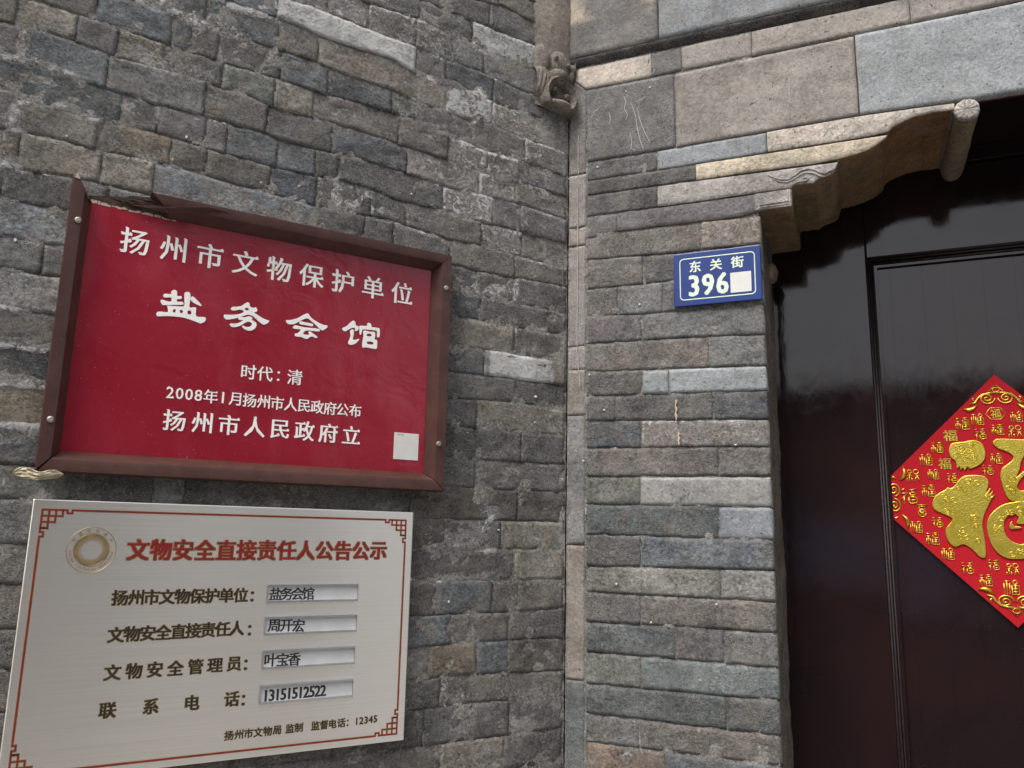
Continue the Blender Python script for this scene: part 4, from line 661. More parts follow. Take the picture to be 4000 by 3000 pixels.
# ------------------------------------------------------------------ lettering
curve_cache = {}
def glyph(ch, off=0.0):
    """flat glyph outline mesh (verts, faces) centred on its box, height of an ideograph = 1"""
    key = (ch, off)
    if key in curve_cache: return curve_cache[key]
    cu = bpy.data.curves.new('t', 'FONT'); cu.body = ch; cu.size = 1; cu.offset = off; cu.resolution_u = 2
    ob = bpy.data.objects.new('t', cu); col.objects.link(ob)
    bpy.context.view_layer.update()
    dg = bpy.context.evaluated_depsgraph_get(); ev = ob.evaluated_get(dg); me = ev.to_mesh()
    V = np.array([v.co[:2] for v in me.vertices]) if len(me.vertices) else np.zeros((0, 2)); Fc = [tuple(p.vertices) for p in me.polygons]
    ev.to_mesh_clear(); bpy.data.objects.remove(ob); bpy.data.curves.remove(cu)
    if len(V) == 0: curve_cache[key] = (V, Fc, 1, 1); return curve_cache[key]
    # weld duplicate points so that outline edges can be found
    q = {}; mp = []
    for v in V:
        k = (round(v[0], 5), round(v[1], 5)); mp.append(q.setdefault(k, len(q)))
    V2 = np.zeros((len(q), 2))
    for v, i in zip(V, mp): V2[i] = v
    F2 = []
    for f in Fc:
        g_ = [mp[i] for i in f]
        if len(set(g_)) >= 3: F2.append(tuple(dict.fromkeys(g_)))
    lo, hi = V2.min(0), V2.max(0); c = (lo+hi)/2
    if ch >= '\u2e80' and ch not in '：:': curve_cache[key] = (V2-c, F2, hi[0]-lo[0], hi[1]-lo[1])
    else: curve_cache[key] = (V2-c, F2, hi[0]-lo[0], hi[1]-lo[1])
    return curve_cache[key]
def songti(ch, grow, bold, serif):
    """ideograph with thick uprights, thin crossbars and small triangular stroke ends"""
    V, Fc, w_, h_ = glyph(ch)
    if len(V) == 0: return [], 1, 1
    layers = []
    B_ = bold+grow
    shifts = [(0, 0)] if B_ == 0 else ([(-B_, -grow), (-B_, grow), (B_, -grow), (B_, grow), (0, 0)] if grow > .003 else [(-B_, 0), (0, 0), (B_, 0)])
    if B_ > .04: shifts += [(-B_*.5, -grow), (B_*.5, grow), (-B_*.5, grow), (B_*.5, -grow)]
    for i, s_ in enumerate(shifts): layers.append((V+np.array(s_), Fc, i*.03))
    if serif:
        cnt = {}
        for f in Fc:
            for a, b in zip(f, f[1:]+f[:1]): cnt[(a, b)] = 1
        T = []; TV = []
        for (a, b) in cnt:
            if (b, a) in cnt: continue
            p, q = V[a], V[b]; e = q-p; L = np.hypot(*e)
            if L < .035 or L > .14: continue
            nx2, ny2 = e[1]/L, -e[0]/L           # outward normal
            if nx2 > .97:                        # right end of a crossbar
                x = max(p[0], q[0])+bold; yt = max(p[1], q[1]); n = len(TV)
                TV += [(x+.01, yt-.005), (x-.05, yt+.062*serif), (x-.13, yt-.005)]; T.append((n, n+1, n+2))
            elif ny2 > .97:                      # head of an upright
                xl = min(p[0], q[0])-bold; xr = max(p[0], q[0])+bold; y_ = p[1]; n = len(TV)
                TV += [(xl-.035, y_+.012), (xr, y_-.07), (xr+.0, y_+.0), (xl+.02, y_+.035*serif)]; T.append((n, n+1, n+2)); T.append((n, n+2, n+3))
        if TV: layers.append((np.array(TV), T, .08))
    return layers, w_, h_
def characters(name, items, F, y, mat, parent, thick=.0006, off=0.0, bold=0.0, serif=0, outline=None):
    """every character a part of its own; with outline = (material, growth) it carries its etched outline as a piece"""
    for it in items:
        c = lettering(name, [it], F, y, mat, parent, thick, off, bold, serif)
        if outline: lettering('outline', [it], F, y, outline[0], c, .00025, outline[1], bold, 0)
def lettering(name, items, F, y, mat, parent, thick=.0006, off=0.0, bold=0.0, serif=0, base=None, wf=1.0):
    """items: (char, centre x, centre z, size[, width factor, rotation]); one joined lettering part"""
    V = []; Q = []
    for it in items:
        ch, cx, cz, size = it[:4]; wfac = it[4] if len(it) > 4 else wf; rot = it[5] if len(it) > 5 else 0
        lay, w_, h_ = songti(ch, off, bold, serif); sc_ = size
        for P, Fc, dz in lay:
            n = len(V); cr_, sr_ = math.cos(rot), math.sin(rot)
            for p in P:
                a, b = p[0]*sc_*wfac, p[1]*sc_
                V.append((cx+a*cr_-b*sr_, y-thick*(1+dz), cz+a*sr_+b*cr_))
            m_ = len(P)
            for f in Fc: Q.append(tuple(i+n for i in f))
            if thick > .0004:                    # returns, so the letters stand off the board
                st = {}
                for f in Fc:
                    for a, b in zip(f, f[1:]+f[:1]): st[(a, b)] = 1
                nb = len(V)
                for p in P:
                    a, b = p[0]*sc_*wfac, p[1]*sc_; V.append((cx+a*cr_-b*sr_, y, cz+a*sr_+b*cr_))
                for (a, b) in st:
                    if (b, a) not in st: Q.append((a+n, a+nb, b+nb, b+n))
    return mesh(name, V, Q, mat, parent)
GH = glyph('国')[3]                              # height of a full-size ideograph at font size 1
def row(text, l, hgt, n=None, wf=1.0):
    """characters evenly spaced between two centres (s, z) of the wing wall; local x = -s"""
    s0, z0, s1, z1 = l; m_ = len(text)-1 or 1
    return [(c, -(s0+(s1-s0)*i/m_), z0+(z1-z0)*i/m_, hgt/GH, wf) for i, c in enumerate(text) if c != ' ']
def plaque(name, poly, holes=(), y_=0, t_=.0016, mat='gold', par=None, sign=1, rounds=3):
    """raised, round-shouldered foil shape from an outline, holes allowed"""
    cu = bpy.data.curves.new('c', 'CURVE'); cu.dimensions = '2D'; cu.fill_mode = 'BOTH'; cu.extrude = t_*.3; cu.bevel_depth = t_*.7; cu.bevel_resolution = 2; cu.offset = -t_*.7
    for P in [poly]+list(holes):
        P = np.array(P)*np.array([sign, 1]); n = len(P); S_ = []
        for i in range(n):                     # Catmull-Rom rounding
            p0, p1_, p2_, p3 = P[i-1], P[i], P[(i+1) % n], P[(i+2) % n]
            for k in range(rounds):
                t = k/rounds; S_.append(.5*((2*p1_)+(-p0+p2_)*t+(2*p0-5*p1_+4*p2_-p3)*t*t+(-p0+3*p1_-3*p2_+p3)*t**3))
        sp_ = cu.splines.new('POLY'); sp_.points.add(len(S_)-1); sp_.use_cyclic_u = True
        for pt, s_ in zip(sp_.points, S_): pt.co = (s_[0], s_[1], 0, 1)
    ob = bpy.data.objects.new('c', cu); col.objects.link(ob); bpy.context.view_layer.update()
    ev = ob.evaluated_get(bpy.context.evaluated_depsgraph_get()); me = ev.to_mesh()
    V = [(v.co.x, y_-t_-v.co.z, v.co.y) for v in me.vertices]; Q = [tuple(p.vertices) for p in me.polygons]
    ev.to_mesh_clear(); bpy.data.objects.remove(ob); bpy.data.curves.remove(cu)
    o = mesh(name, V, Q, M[mat], par, smooth=True); e = o.modifiers.new('s', 'EDGE_SPLIT'); e.split_angle = math.radians(50); return o
# ------------------------------------------------------------------ red heritage sign
fx0, fx1, fz0, fz1 = -.8795, -.2722, 1.7240, 2.1490
hs_ = thing('heritage_sign', FL, (-.575, 0, fz0), 'red wooden sign with white characters in a brown frame broken at its top left corner', 'sign')
V, Q = box(-.866, -.288, -.009, .004, 1.740, 2.1268); mesh('panel', V, Q, M['red'], hs_)
ft_, fo = .0285, -.033
def rail(name, a, b, inner_a, inner_b):
    """frame member between outer points a-b and inner points; domed cross-section"""
    V = []; Q = []; n = 26
    secs = [(0, 0.0), (0, .90), (.05, 1.0), (.50, 1.0), (.62, .97), (.80, .70), (.97, .42), (1.0, .38), (1.0, 0.0)]
    for i in range(n+1):
        t_ = i/n; po = np.array(a)+(np.array(b)-np.array(a))*t_; pi_ = np.array(inner_a)+(np.array(inner_b)-np.array(inner_a))*t_
        for (f, d_) in secs:
            p = po+(pi_-po)*f; w_ = (float(vn(np.array([p[0]*25.]), np.array([p[1]*25.]), f, 3)[0])-.5)*.0012
            V.append((p[0], .004+(fo-.004)*d_+w_*(d_ > 0), p[1]))
    m_ = len(secs)
    for i in range(n):
        for j in range(m_-1): Q.append((i*m_+j, i*m_+j+1, (i+1)*m_+j+1, (i+1)*m_+j))
    Q += [tuple(range(m_))[::-1], tuple(n*m_+j for j in range(m_))]
    bmx = mesh(name, V, Q, M['frame'], hs_, smooth=True); e = bmx.modifiers.new('s', 'EDGE_SPLIT'); e.split_angle = math.radians(40)
    return bmx
iz0, iz1, ix0, ix1 = fz0+ft_+.002, fz1-ft_, fx0+ft_-.001, fx1-ft_-.002
gp = .0006
rail('bottom_rail', (fx0+.003, fz0), (fx1-.001, fz0), (ix0+.001, iz0), (ix1-gp, iz0))
rail('right_stile', (fx1, fz0+.001), (fx1, fz1), (ix1, iz0+gp), (ix1, iz1-gp))
rail('left_stile', (fx0, 2.147), (fx0, fz0+.0005), (ix0, 2.119), (ix0, iz0+gp))
rail('top_rail', (fx1-.001, fz1), (-.775, fz1+.0005), (ix1-gp, iz1), (-.745, iz1))
# broken top left corner: pointed stile head, rotten torn rail end, splinters
V, Q = prism([(fx0, 2.147), (ix0, 2.119), (fx0+.0125, 2.146), (fx0+.005, 2.158), (fx0+.0005, 2.152)], -.020, .002); mesh('stile_point', V, Q, M['frame'], hs_)
V, Q = prism([(fx0+.0015, 2.151), (fx0+.0095, 2.150), (fx0+.005, 2.1595)], -.0212, -.004); mesh('bare_wood_tip', V, Q, M['rawwood'], hs_)
rnd = random.Random(5); pts_t = []; pts_b = []
xs_ = np.linspace(-.853, -.738, 24)
for i, x in enumerate(xs_):
    f = i/23; pts_t.append((x, 2.131+.0165*min(1, f*1.7)+rnd.uniform(-.0012, .0012))); pts_b.append((x, 2.1265-.006*f+rnd.uniform(-.0016, .0016)))
V, Q = prism(pts_b+pts_t[::-1], -.010, .003); mesh('rotten_rail_end', V, Q, M['rot'], hs_)
sp = []
for i in range(46):
    f = rnd.random(); x = -.848+.125*f; L_ = rnd.uniform(.015, .05); z_ = 2.130+.016*min(1, f*1.5)*rnd.random()+rnd.uniform(-.004, .004)
    d_ = -.006-.022*f*rnd.random()
    sp.append(tube([(x-L_*.5, d_+.006, z_+rnd.uniform(-.002, .002)), (x, d_, z_), (x+L_*.5, d_-.002, z_-.004*rnd.random()-.001)], [.0003, .0014, .0008], 5))
V, Q = join(sp); mesh('splinters', V, Q, M['rot'], hs_)
sp = []
for i in range(12):
    x = -.775+.012*i*.6+rnd.uniform(-.003, .003); z_ = 2.123+.0018*i; sp.append(tube([(x-.025, -.026, z_+.001), (x, -.0335, z_), (x+.03, -.034, z_-.002)], [.0003, .0012, .0005], 5))
V, Q = join(sp); mesh('torn_grain', V, Q, M['frame'], hs_)
ed = []
for i in range(26):
    x = -.853+.115*i/25+rnd.uniform(-.001, .001); ed.append(box(x, x+rnd.uniform(.003, .006), -.0096, -.009+.0001*(i % 3), 2.1225-.0035*i/25+rnd.uniform(-.0012, .0006), 2.1275-.004*i/25))
V, Q = join(ed); mesh('peeled_edge', V, Q, M['rawwood'], hs_)
for i, (s_, z_) in enumerate(T['nails']):
    bmn = tube([(-s_, -.030, z_), (-s_, -.0355, z_), (-s_, -.0365, z_)], [.0045, .0045, .0028], 12)
    mesh('nail_head', *bmn, M['nail'], hs_, smooth=False)
yl = -.009
characters('character', row('扬州市文物保护单位', T['r1'], T['hr1']*.98), FL, yl, M['white'], hs_, .0007, .002, .012, 1)
characters('character', row('时代', (T['r3'][0], T['r3'][1], -.0365+T['r3'][0]+.0115, T['r3'][1]), T['hr4']*1.03)+[('清', -T['r3'][2], T['r3'][3], T['hr4']*1.06/GH), ('：', -T['r3'][2]-.0262, T['r3'][3]-.001, T['hr4']/GH)], FL, yl, M['white'], hs_, .0006, .0, .010, 1)
t4 = T['r4']; xs4 = [-t4[0]]; txt4 = '2008年1月扬州市人民政府公布'; wd = [.62, .62, .62, .62, 1.05, .62, 1.05]+[1]*9
cum = [0]
for a, b in zip(wd[:-1], wd[1:]): cum.append(cum[-1]+(a+b)/2)
characters('character', [(c, -t4[0]+(t4[0]-t4[2])*u_/cum[-1], t4[1], T['hr4']/GH*(.93 if c > 'z' else 1.0), .97) for c, u_ in zip(txt4, cum)], FL, yl, M['white'], hs_, .0006, .0, .013, 1)
characters('character', row('扬州市人民政府立', T['r5'], T['hr5']), FL, yl, M['white'], hs_, .0007, .002, .014, 1)
# sticker, its code left out
for P_c, H_c in LI: plaque('character_stroke', P_c, H_c, yl, .0005, 'white', hs_, -1)
q = T['qr']; bx_ = (-(q[0][0]+q[3][0])/2, -(q[1][0]+q[2][0])/2, (q[2][1]+q[3][1])/2, (q[0][1]+q[1][1])/2)
st = thing('paper_sticker', FL, (bx_[0], -.0092, bx_[2]), 'small white paper sticker at the lower right of the red sign', 'sticker')
V, Q = box(bx_[0], bx_[1], -.0098, -.0091, bx_[2], bx_[3]); mesh('sheet', V, Q, M['paper_w'], st)
lettering('lettering', [('扫', bx_[0]+.0075, bx_[3]-.0035, .0034), ('一', bx_[0]+.011, bx_[3]-.0035, .0034), ('扫', bx_[0]+.0145, bx_[3]-.0035, .0034)], FL, -.0098, M['blackp'], st, .0001, .01)
# ragged wrap caught at the frame's lower left corner
wr = thing('plastic_scrap', FL, (-.885, -.02, 1.715), 'crumpled yellowed plastic wrap caught on the lower left corner of the brown frame', 'scrap')
X, Zz = np.meshgrid(np.linspace(0, 1, 22), np.linspace(0, 1, 12)); xx = -.9035+.058*X
zz = 1.7185+.0135*(Zz-.5)*(1-.9*np.abs(2*X-.95)**2.2)+.006*(X-.5)*0+.004*np.sin(X*9)*Zz; yy = -.036-.010*np.sin(X*3.1)-.008*fbm(X*5, Zz*5, 3, 3)*1.3
idx = np.arange(X.size).reshape(X.shape); Q = np.stack([idx[:-1,:-1], idx[:-1,1:], idx[1:,1:], idx[1:,:-1]], -1).reshape(-1, 4)
o = mesh('wrap', np.stack([xx, yy, zz], -1).reshape(-1, 3), Q.tolist(), M['plastic'], wr, smooth=False); sm = o.modifiers.new('t', 'SOLIDIFY'); sm.thickness = .0012
# ------------------------------------------------------------------ steel notice plate
px0, px1, pz0, pz1 = -.8765, -.3215, 1.3262, 1.6875
npl = thing('notice_plate', FL, (-.6, 0, pz0), 'brushed steel notice plate with red border and red and black characters below the red sign', 'plate')
def uvmap(o):
    me = o.data; uv = me.uv_layers.new(name='UVMap')
    for lp in me.loops: c = me.vertices[lp.vertex_index].co; uv.data[lp.index].uv = (c.x, c.z)
V, Q = box(px0, px1, -.020, .0, pz0, pz1); o = mesh('plate', V, Q, M['steel'], npl); uvmap(o); bevel(o, .0016, 2)
ys = -.0202
def outlined(name, items, ink, o1=.004, o2=.032, bold=.018, serif=1):
    characters('character', items, FL, ys, M[ink], npl, .00055, o1, bold, serif, (M['goldink'], o2))
outlined('title_lettering', row('文物安全直接责任人公告公示', T['s1'], T['hs1']*.93, wf=.95), 'redink', .01, .04, .022)
ha = T['ha']*1.02
for txt, l, lc in (('扬州市文物保护单位', T['a'], T['ac']), ('文物安全直接责任人', T['b'], T['bc']), ('文物安全管理员', T['c'], T['cc']), ('联系电话', T['d'], T['dc'])):
    outlined('lettering', row(txt, l, ha)+[('：', -lc[0], lc[1], ha/GH)], 'blackink', .004, .035, .018)
hf = T['hf']*1.03
outlined('footer_lettering', row('扬州市文物局', T['f1'], hf)+row('监制', T['f2'], hf)+row('监督电话', T['f3'], hf)+[('：', -.4175, 1.3612, hf/GH)]+row('12345', T['f4'], hf*1.05), 'blackink', .006, .04, 0, 0)
for i, (sl, txt, tl) in enumerate(zip(T['slots'], ('盐务会馆', '周开宏', '叶宝香', '13151512522'), ('t1', 't2', 't3', 't4'))):
    x0, x1 = -sl[0][0], -sl[1][0]; z1 = (sl[0][1]+sl[1][1])/2; z0 = (sl[2][1]+sl[3][1])/2
    fr_ = join([box(x0, x1, -.0245, -.0201, z1-.0028, z1), box(x0, x1, -.0245, -.0201, z0, z0+.0028), box(x0, x0+.0012, -.0235, -.0201, z0+.0028, z1-.0028), box(x1-.0012, x1, -.0235, -.0201, z0+.0028, z1-.0028)])
    f_ = mesh('name_holder', *fr_, M['steel_edge'], npl)
    V, Q = box(x0+.0013, x1-.0013, -.0212, -.0203, z0+.003, z1-.003); s2_ = mesh('name_strip', V, Q, M['slotfill'], f_)
    it = row(txt, T[tl], T['ht']*1.05*(1.15 if i == 3 else 1.0), wf=(.84 if i == 3 else 1.0))
    characters('character', it, FL, -.0212, M['blackp'], f_, .0001, .012, .020 if i < 3 else .03, 1)
# red border line, gold edge, key-fret corners
bz1 = 1.6735; bz0 = 1.3375; bx0 = -.8640; bx1 = -.3352
def seg(x0, z0, x1, z1, w_, y_, th): return box(min(x0, x1)-w_/2, max(x0, x1)+w_/2, y_-th, y_, min(z0, z1)-w_/2, max(z0, z1)+w_/2)
def border(w_, y_, th, mat, name):
    P = []
    u_ = .0052
    L_ = 11.2*u_
    P += [seg(bx0+L_, bz1, bx1-L_, bz1, w_, y_, th), seg(bx0+L_, bz0, bx1-L_, bz0, w_, y_, th), seg(bx0, bz0+L_, bx0, bz1-L_, w_, y_, th), seg(bx1, bz0+L_, bx1, bz1-L_, w_, y_, th)]
    path = [(11.2, 0), (9.6, 0), (9.6, -1.1), (8.0, -1.1), (8.0, 0), (6.6, 0), (6.6, -2.2)]
    lat = [((0, 0), (6.6, 0)), ((0, -2.2), (6.6, -2.2)), ((0, -4.4), (4.4, -4.4)), ((0, 0), (0, -6.6)), ((2.2, 0), (2.2, -6.6)), ((4.4, 0), (4.4, -4.4)), ((0, -6.6), (2.2, -6.6))]
    segs = [(path[i], path[i+1]) for i in range(len(path)-1)]; segs += [((-b[1], -b[0]), (-a[1], -a[0])) for a, b in [(p, q_) for p, q_ in segs]]; segs += lat
    for cx, cz, sx_, sz_ in ((bx0, bz1, 1, 1), (bx1, bz1, -1, 1), (bx0, bz0, 1, -1), (bx1, bz0, -1, -1)):
        for i, (a, b) in enumerate(segs):
            P.append(seg(cx+a[0]*u_*sx_*.72, cz+a[1]*u_*sz_*.72, cx+b[0]*u_*sx_*.72, cz+b[1]*u_*sz_*.72, w_*.9, y_, th*(1+.01*(i % 7))))
    P += [seg(bx0+11.2*u_*.72, bz1, bx0+L_, bz1, w_, y_, th*.98), seg(bx1-11.2*u_*.72, bz1, bx1-L_, bz1, w_, y_, th*.98), seg(bx0+11.2*u_*.72, bz0, bx0+L_, bz0, w_, y_, th*.98), seg(bx1-11.2*u_*.72, bz0, bx1-L_, bz0, w_, y_, th*.98),
          seg(bx0, bz1-11.2*u_*.72, bx0, bz1-L_, w_, y_, th*.98), seg(bx1, bz1-11.2*u_*.72, bx1, bz1-L_, w_, y_, th*.98), seg(bx0, bz0+11.2*u_*.72, bx0, bz0+L_, w_, y_, th*.98), seg(bx1, bz0+11.2*u_*.72, bx1, bz0+L_, w_, y_, th*.98)]
    V, Q = join(P); return mesh(name, V, Q, M[mat], npl)
border(.0034, ys, .00015, 'goldink', 'border_edge'); border(.0020, ys, .0004, 'redink', 'border_line')
# round emblem: ring, lettering round it, turning rays
ex, ez, er = -T['em'][0], T['em'][1], T['em'][2]/2
E_ = [tube([(ex+math.cos(a)*er, ys-.0003, ez+math.sin(a)*er) for a in np.linspace(0, 2*math.pi, 49)[:-1]], .0005, 4, True),
      tube([(ex+math.cos(a)*er*.70, ys-.0003, ez+math.sin(a)*er*.70) for a in np.linspace(0, 2*math.pi, 41)[:-1]], .0003, 4, True)]
def sweep(r0, r1, a0, a1, w0, w1, n=9):
    V = []; Q = []
    for i in range(n):
        t_ = i/(n-1); r_ = r0+(r1-r0)*t_; a = a0+(a1-a0)*t_; w_ = (w0+(w1-w0)*t_)
        for s_ in (-1, 1): V.append((ex+math.cos(a)*r_*er+s_*w_*math.cos(a)*er, ys-.0004, ez+math.sin(a)*r_*er+s_*w_*math.sin(a)*er))
    for i in range(n-1): Q.append((2*i, 2*i+1, 2*i+3, 2*i+2))
    return V, Q
E_.append(([(ex+math.cos(a)*er*r_, ys-.0003, ez+math.sin(a)*er*r_) for r_ in (.56, .74) for a in np.linspace(0, 2*math.pi, 49)[:-1]], [(i, (i+1) % 48, 48+(i+1) % 48, 48+i) for i in range(48)]))
for k in range(24): a = 2*math.pi*k/24; E_.append(sweep(.40, .58, a, a+.75, .004, .03))
for k in range(4):
    a = 2*math.pi*k/4+.3; E_.append(sweep(.64, .66, a, a+1.35, .035, .012)); E_.append(sweep(.60, .70, a+1.1, a+1.5, .03, .004)); E_.append(sweep(.67, .60, a-.12, a+.35, .01, .05))
V, Q = join(E_); emb = mesh('emblem', V, Q, M['goldink'], npl)
B_ = []
for k in range(4):
    a = 2*math.pi*k/4+.5
    for q_ in (sweep(.64, .66, a, a+.9, .010, .022), sweep(.69, .62, a+.75, a+1.1, .022, .004), sweep(.60, .70, a+.2, a+.5, .004, .014)): B_.append(([(x, y-.0002, z) for x, y, z in q_[0]], q_[1]))
V, Q = join(B_); mesh('bird_tracery', V, Q, M['steel_edge'], emb)
it = []
for i, c in enumerate('中国文化遗产'): a = math.radians(150-24*i); it.append((c, ex+math.cos(a)*er*.85, ez+math.sin(a)*er*.85, .0052, 1, a-math.pi/2))
for i, c in enumerate('CHINA CULTURAL HERITAGE'):
    if c != ' ': a = math.radians(186+7.6*i); it.append((c, ex+math.cos(a)*er*.85, ez+math.sin(a)*er*.85, .0044, 1, a+math.pi/2))
lettering('lettering', it, FL, ys, M['goldink'], emb, .0003, .01)['kind'] = 'stuff'
for sx_ in (px0+.012, px1-.012):
    for sz_ in (): pass
# ------------------------------------------------------------------ blue house number plate
hp = thing('house_number_plate', FR, (.297, 0, 2.081), 'blue enamel house number plate 396 on the brick pier beside the door', 'plate')
V, Q = box(.2165, .3755, -.0105, -.0055, 2.0808, 2.1843); bevel(mesh('plate', V, Q, M['blue'], hp), .0012)
def rrect(x0, x1, z0, z1, r, y_, rad, n=6):
    P = []
    for cx, cz, a0 in ((x1-r, z1-r, 0), (x0+r, z1-r, 90), (x0+r, z0+r, 180), (x1-r, z0+r, 270)):
        for i in range(n+1): a = math.radians(a0+90*i/n); P.append((cx+r*math.cos(a), y_, cz+r*math.sin(a)))
    return tube(P, rad, 6, True, flat=.35)
V, Q = rrect(.2285, .3645, 2.0925, 2.1725, .007, -.0107, .0011); mesh('border_line', V, Q, M['cream'], hp, smooth=True)
p1 = T['p1']; it = [(c, p1[0]+(p1[2]-p1[0])*i/2, 2.1560, T['hp1']*.98/GH) for i, c in enumerate('东关街')]
characters('character', it, FR, -.0105, M['cream'], hp, .0004, .012, .012, 1)
p2 = T['p2']; gd = glyph('3'); it = [(c, p2[0]+(p2[2]-p2[0])*i/2, 2.1188, T['hp2']/gd[3]*.93, .80) for i, c in enumerate('396')]
characters('digit', it, FR, -.0105, M['cream'], hp, .0004, .012, .022)
V, Q = box(.3206, .3576, -.0112, -.0106, 2.0980, 2.1362); mesh('white_patch', V, Q, M['paper_w'], hp)
# ------------------------------------------------------------------ red fortune diamond
YD = DY+.0125
cxd, czd, hd = .766, 1.7400, .2312
fp = thing('fortune_paper', FR, (cxd, YD, czd-hd), 'red diamond paper with embossed gold good-fortune character pasted on the dark door', 'door decoration')
cut = .5690
pts = [(cut, czd-(cxd-hd*0-cut-0)*0)]
def edge_z(x, sgn): return czd+sgn*(hd-abs(x-cxd))
poly = [(cut, edge_z(cut, -1)), (cxd, czd-hd), (cxd+hd, czd), (cxd, czd+hd), (cut, edge_z(cut, 1))]
V, Q = prism(poly, YD, YD+.0006); mesh('sheet', V, Q, M['redpaper'], fp)
for x_ in (): pass
plaque('gold_stroke', P1, (), YD, .0016, 'gold', fp); plaque('gold_stroke', P2, (), YD, .0016, 'gold', fp); plaque('gold_stroke', P3, [P3h], YD, .0016, 'gold', fp); plaque('gold_stroke', P4, [P4h], YD, .0016, 'gold', fp); plaque('gold_stroke', P4i, (), YD, .0016, 'gold', fp)
def beads(parts, name='gold_ornament'): V, Q = join(parts); return mesh(name, V, Q, M['gold'], fp, smooth=True)
# raised curls and ingots on the big strokes
rl = random.Random(11); cur = []
def curl(cx, cz, r, a0=0, turns=1.3, w_=.0005, y_=YD-.0033, flip=1):
    return tube([(cx+flip*r*(1-.75*t)*math.cos(a0+t*turns*2*math.pi), y_, cz+r*(1-.75*t)*math.sin(a0+t*turns*2*math.pi)) for t in np.linspace(0, 1, 16)], w_, 5)
def inside(P, x, z):
    c = False
    for i in range(len(P)):
        (x1, z1), (x2, z2) = P[i-1], P[i]
        if (z1 > z) != (z2 > z) and x < (x2-x1)*(z-z1)/(z2-z1)+x1: c = not c
    return c
for P in (P1, P2, P3, P4):
    A = np.array(P); lo, hi = A.min(0), A.max(0)
    for _ in range(34):
        x, z = rl.uniform(lo[0], hi[0]), rl.uniform(lo[1], hi[1])
        if all(inside(P, x+dx, z+dz) for dx, dz in ((.007,0),(-.007,0),(0,.007),(0,-.007))) and not (P is P4 and inside(P4h, x, z)) and not (P is P3 and inside(P3h, x, z)): cur.append(curl(x, z, rl.uniform(.0045, .0075), rl.uniform(0, 6.28), 1.5, .0008, flip=rl.choice((1, -1))))
beads(cur, 'embossed_curls')['kind'] = 'stuff'
# small characters in many hands
hands = [(1, 0, .0), (.85, .012, .0), (1.0, .02, .08), (.95, .0, -.08), (1.1, .012, 0)]
it = []
def closed_(P): return P+[P[0]]
def ring_(cx, cz, r, a0=0, a1=6.2832, n=14): return [(cx+r*math.cos(a0+(a1-a0)*k/n), cz+r*math.sin(a0+(a1-a0)*k/n)) for k in range(n+1)]
SEAL = [
 [[(-.45,.4),(-.15,.4)], [(-.48,.2),(-.1,.2)], [(-.3,.2),(-.3,-.45)], [(-.42,.05),(-.45,-.4)], [(-.17,.05),(-.12,-.4)], [(0,.44),(.45,.44)], closed_([(.05,.3),(.42,.3),(.42,.1),(.05,.1)]), closed_([(0,-.04),(.46,-.04),(.46,-.45),(0,-.45)]), [(.23,-.04),(.23,-.45)], [(0,-.24),(.46,-.24)]],
 [ring_(-.25,.3,.14), ring_(.2,.28,.18), [(-.45,0),(-.2,.05),(-.05,-.08)], [(-.28,0),(-.28,-.45)], [(-.42,-.18),(-.48,-.45)], [(-.12,-.18),(-.08,-.45)], [(.08,-.06),(.45,0)], [(.22,-.06),(.1,-.45)], [(.28,-.06),(.45,-.42)]],
 [[(-.4,.36),(-.2,.44)], [(-.45,.15),(-.05,.2),(-.3,-.08),(-.46,-.16)], [(-.25,0),(-.28,-.5)], [(0,.36),(.42,.42)], closed_([(.06,.22),(.36,.24),(.3,.06),(.1,.05)]), [(0,-.06),(.25,-.02),(.46,-.12),(.4,-.38),(.1,-.44),(-.02,-.3),(0,-.06)], [(.04,-.24),(.42,-.2)]],
 [[(-.4,.44),(.4,.44)], closed_([(-.2,.32),(.22,.32),(.22,.12),(-.2,.12)]), ring_(0,-.2,.27), [(-.19,-.01),(.19,-.39)], [(.19,-.01),(-.19,-.39)]],
 [[(-.45,.42),(-.12,.42)], [(-.45,.28),(-.45,-.45)], [(-.29,.42),(-.29,-.45)], [(-.13,.28),(-.13,-.45)], ring_(.2,.34,.13), closed_([(0,.14),(.42,.14),(.42,-.45),(0,-.45)]), [(0,-.08),(.42,-.08)], [(0,-.26),(.42,-.26)], [(.21,.14),(.21,-.45)]]]
def seal(i, cx, cz, h):
    P = []
    for pl_ in SEAL[i]: P.append(tube([(cx+x*h, YD-.0005, cz+z_*h) for x, z_ in pl_], h*.042, 5))
    V, Q = join(P); return mesh('small_character', V, Q, M['gold'], fp, smooth=True)
KIND = [0, 4, -1, 4, -1, 2, 0, 1, 0, 4, -1, 0, 2, 1, 4, 2, 2, 0, 3, 2, 4, 0, 4, 2, 2, 1, 0, 4]
for i, (s_, z_, h_) in enumerate(FU):
    if KIND[i] >= 0: seal(KIND[i], s_, z_, h_*1.0)
    else: it.append(('福', s_, z_, h_/GH*.95, hands[i % 5][0], hands[i % 5][2]))
for i, (s_, z_, h_) in enumerate(FU):
    xm = 2*cxd-s_
    if xm > .835: it.append(('福', xm, z_, h_/GH*.95, hands[i % 5][0], 0))
characters('small_character', it, FR, YD, M['gold'], fp, .0010, .006, .006)
hx = tube([(FU[2][0]+.0165*math.cos(a), YD-.0004, FU[2][1]+.0125*math.sin(a)) for a in np.linspace(0, 2*math.pi, 7)[:-1]], .0008, 6, True)
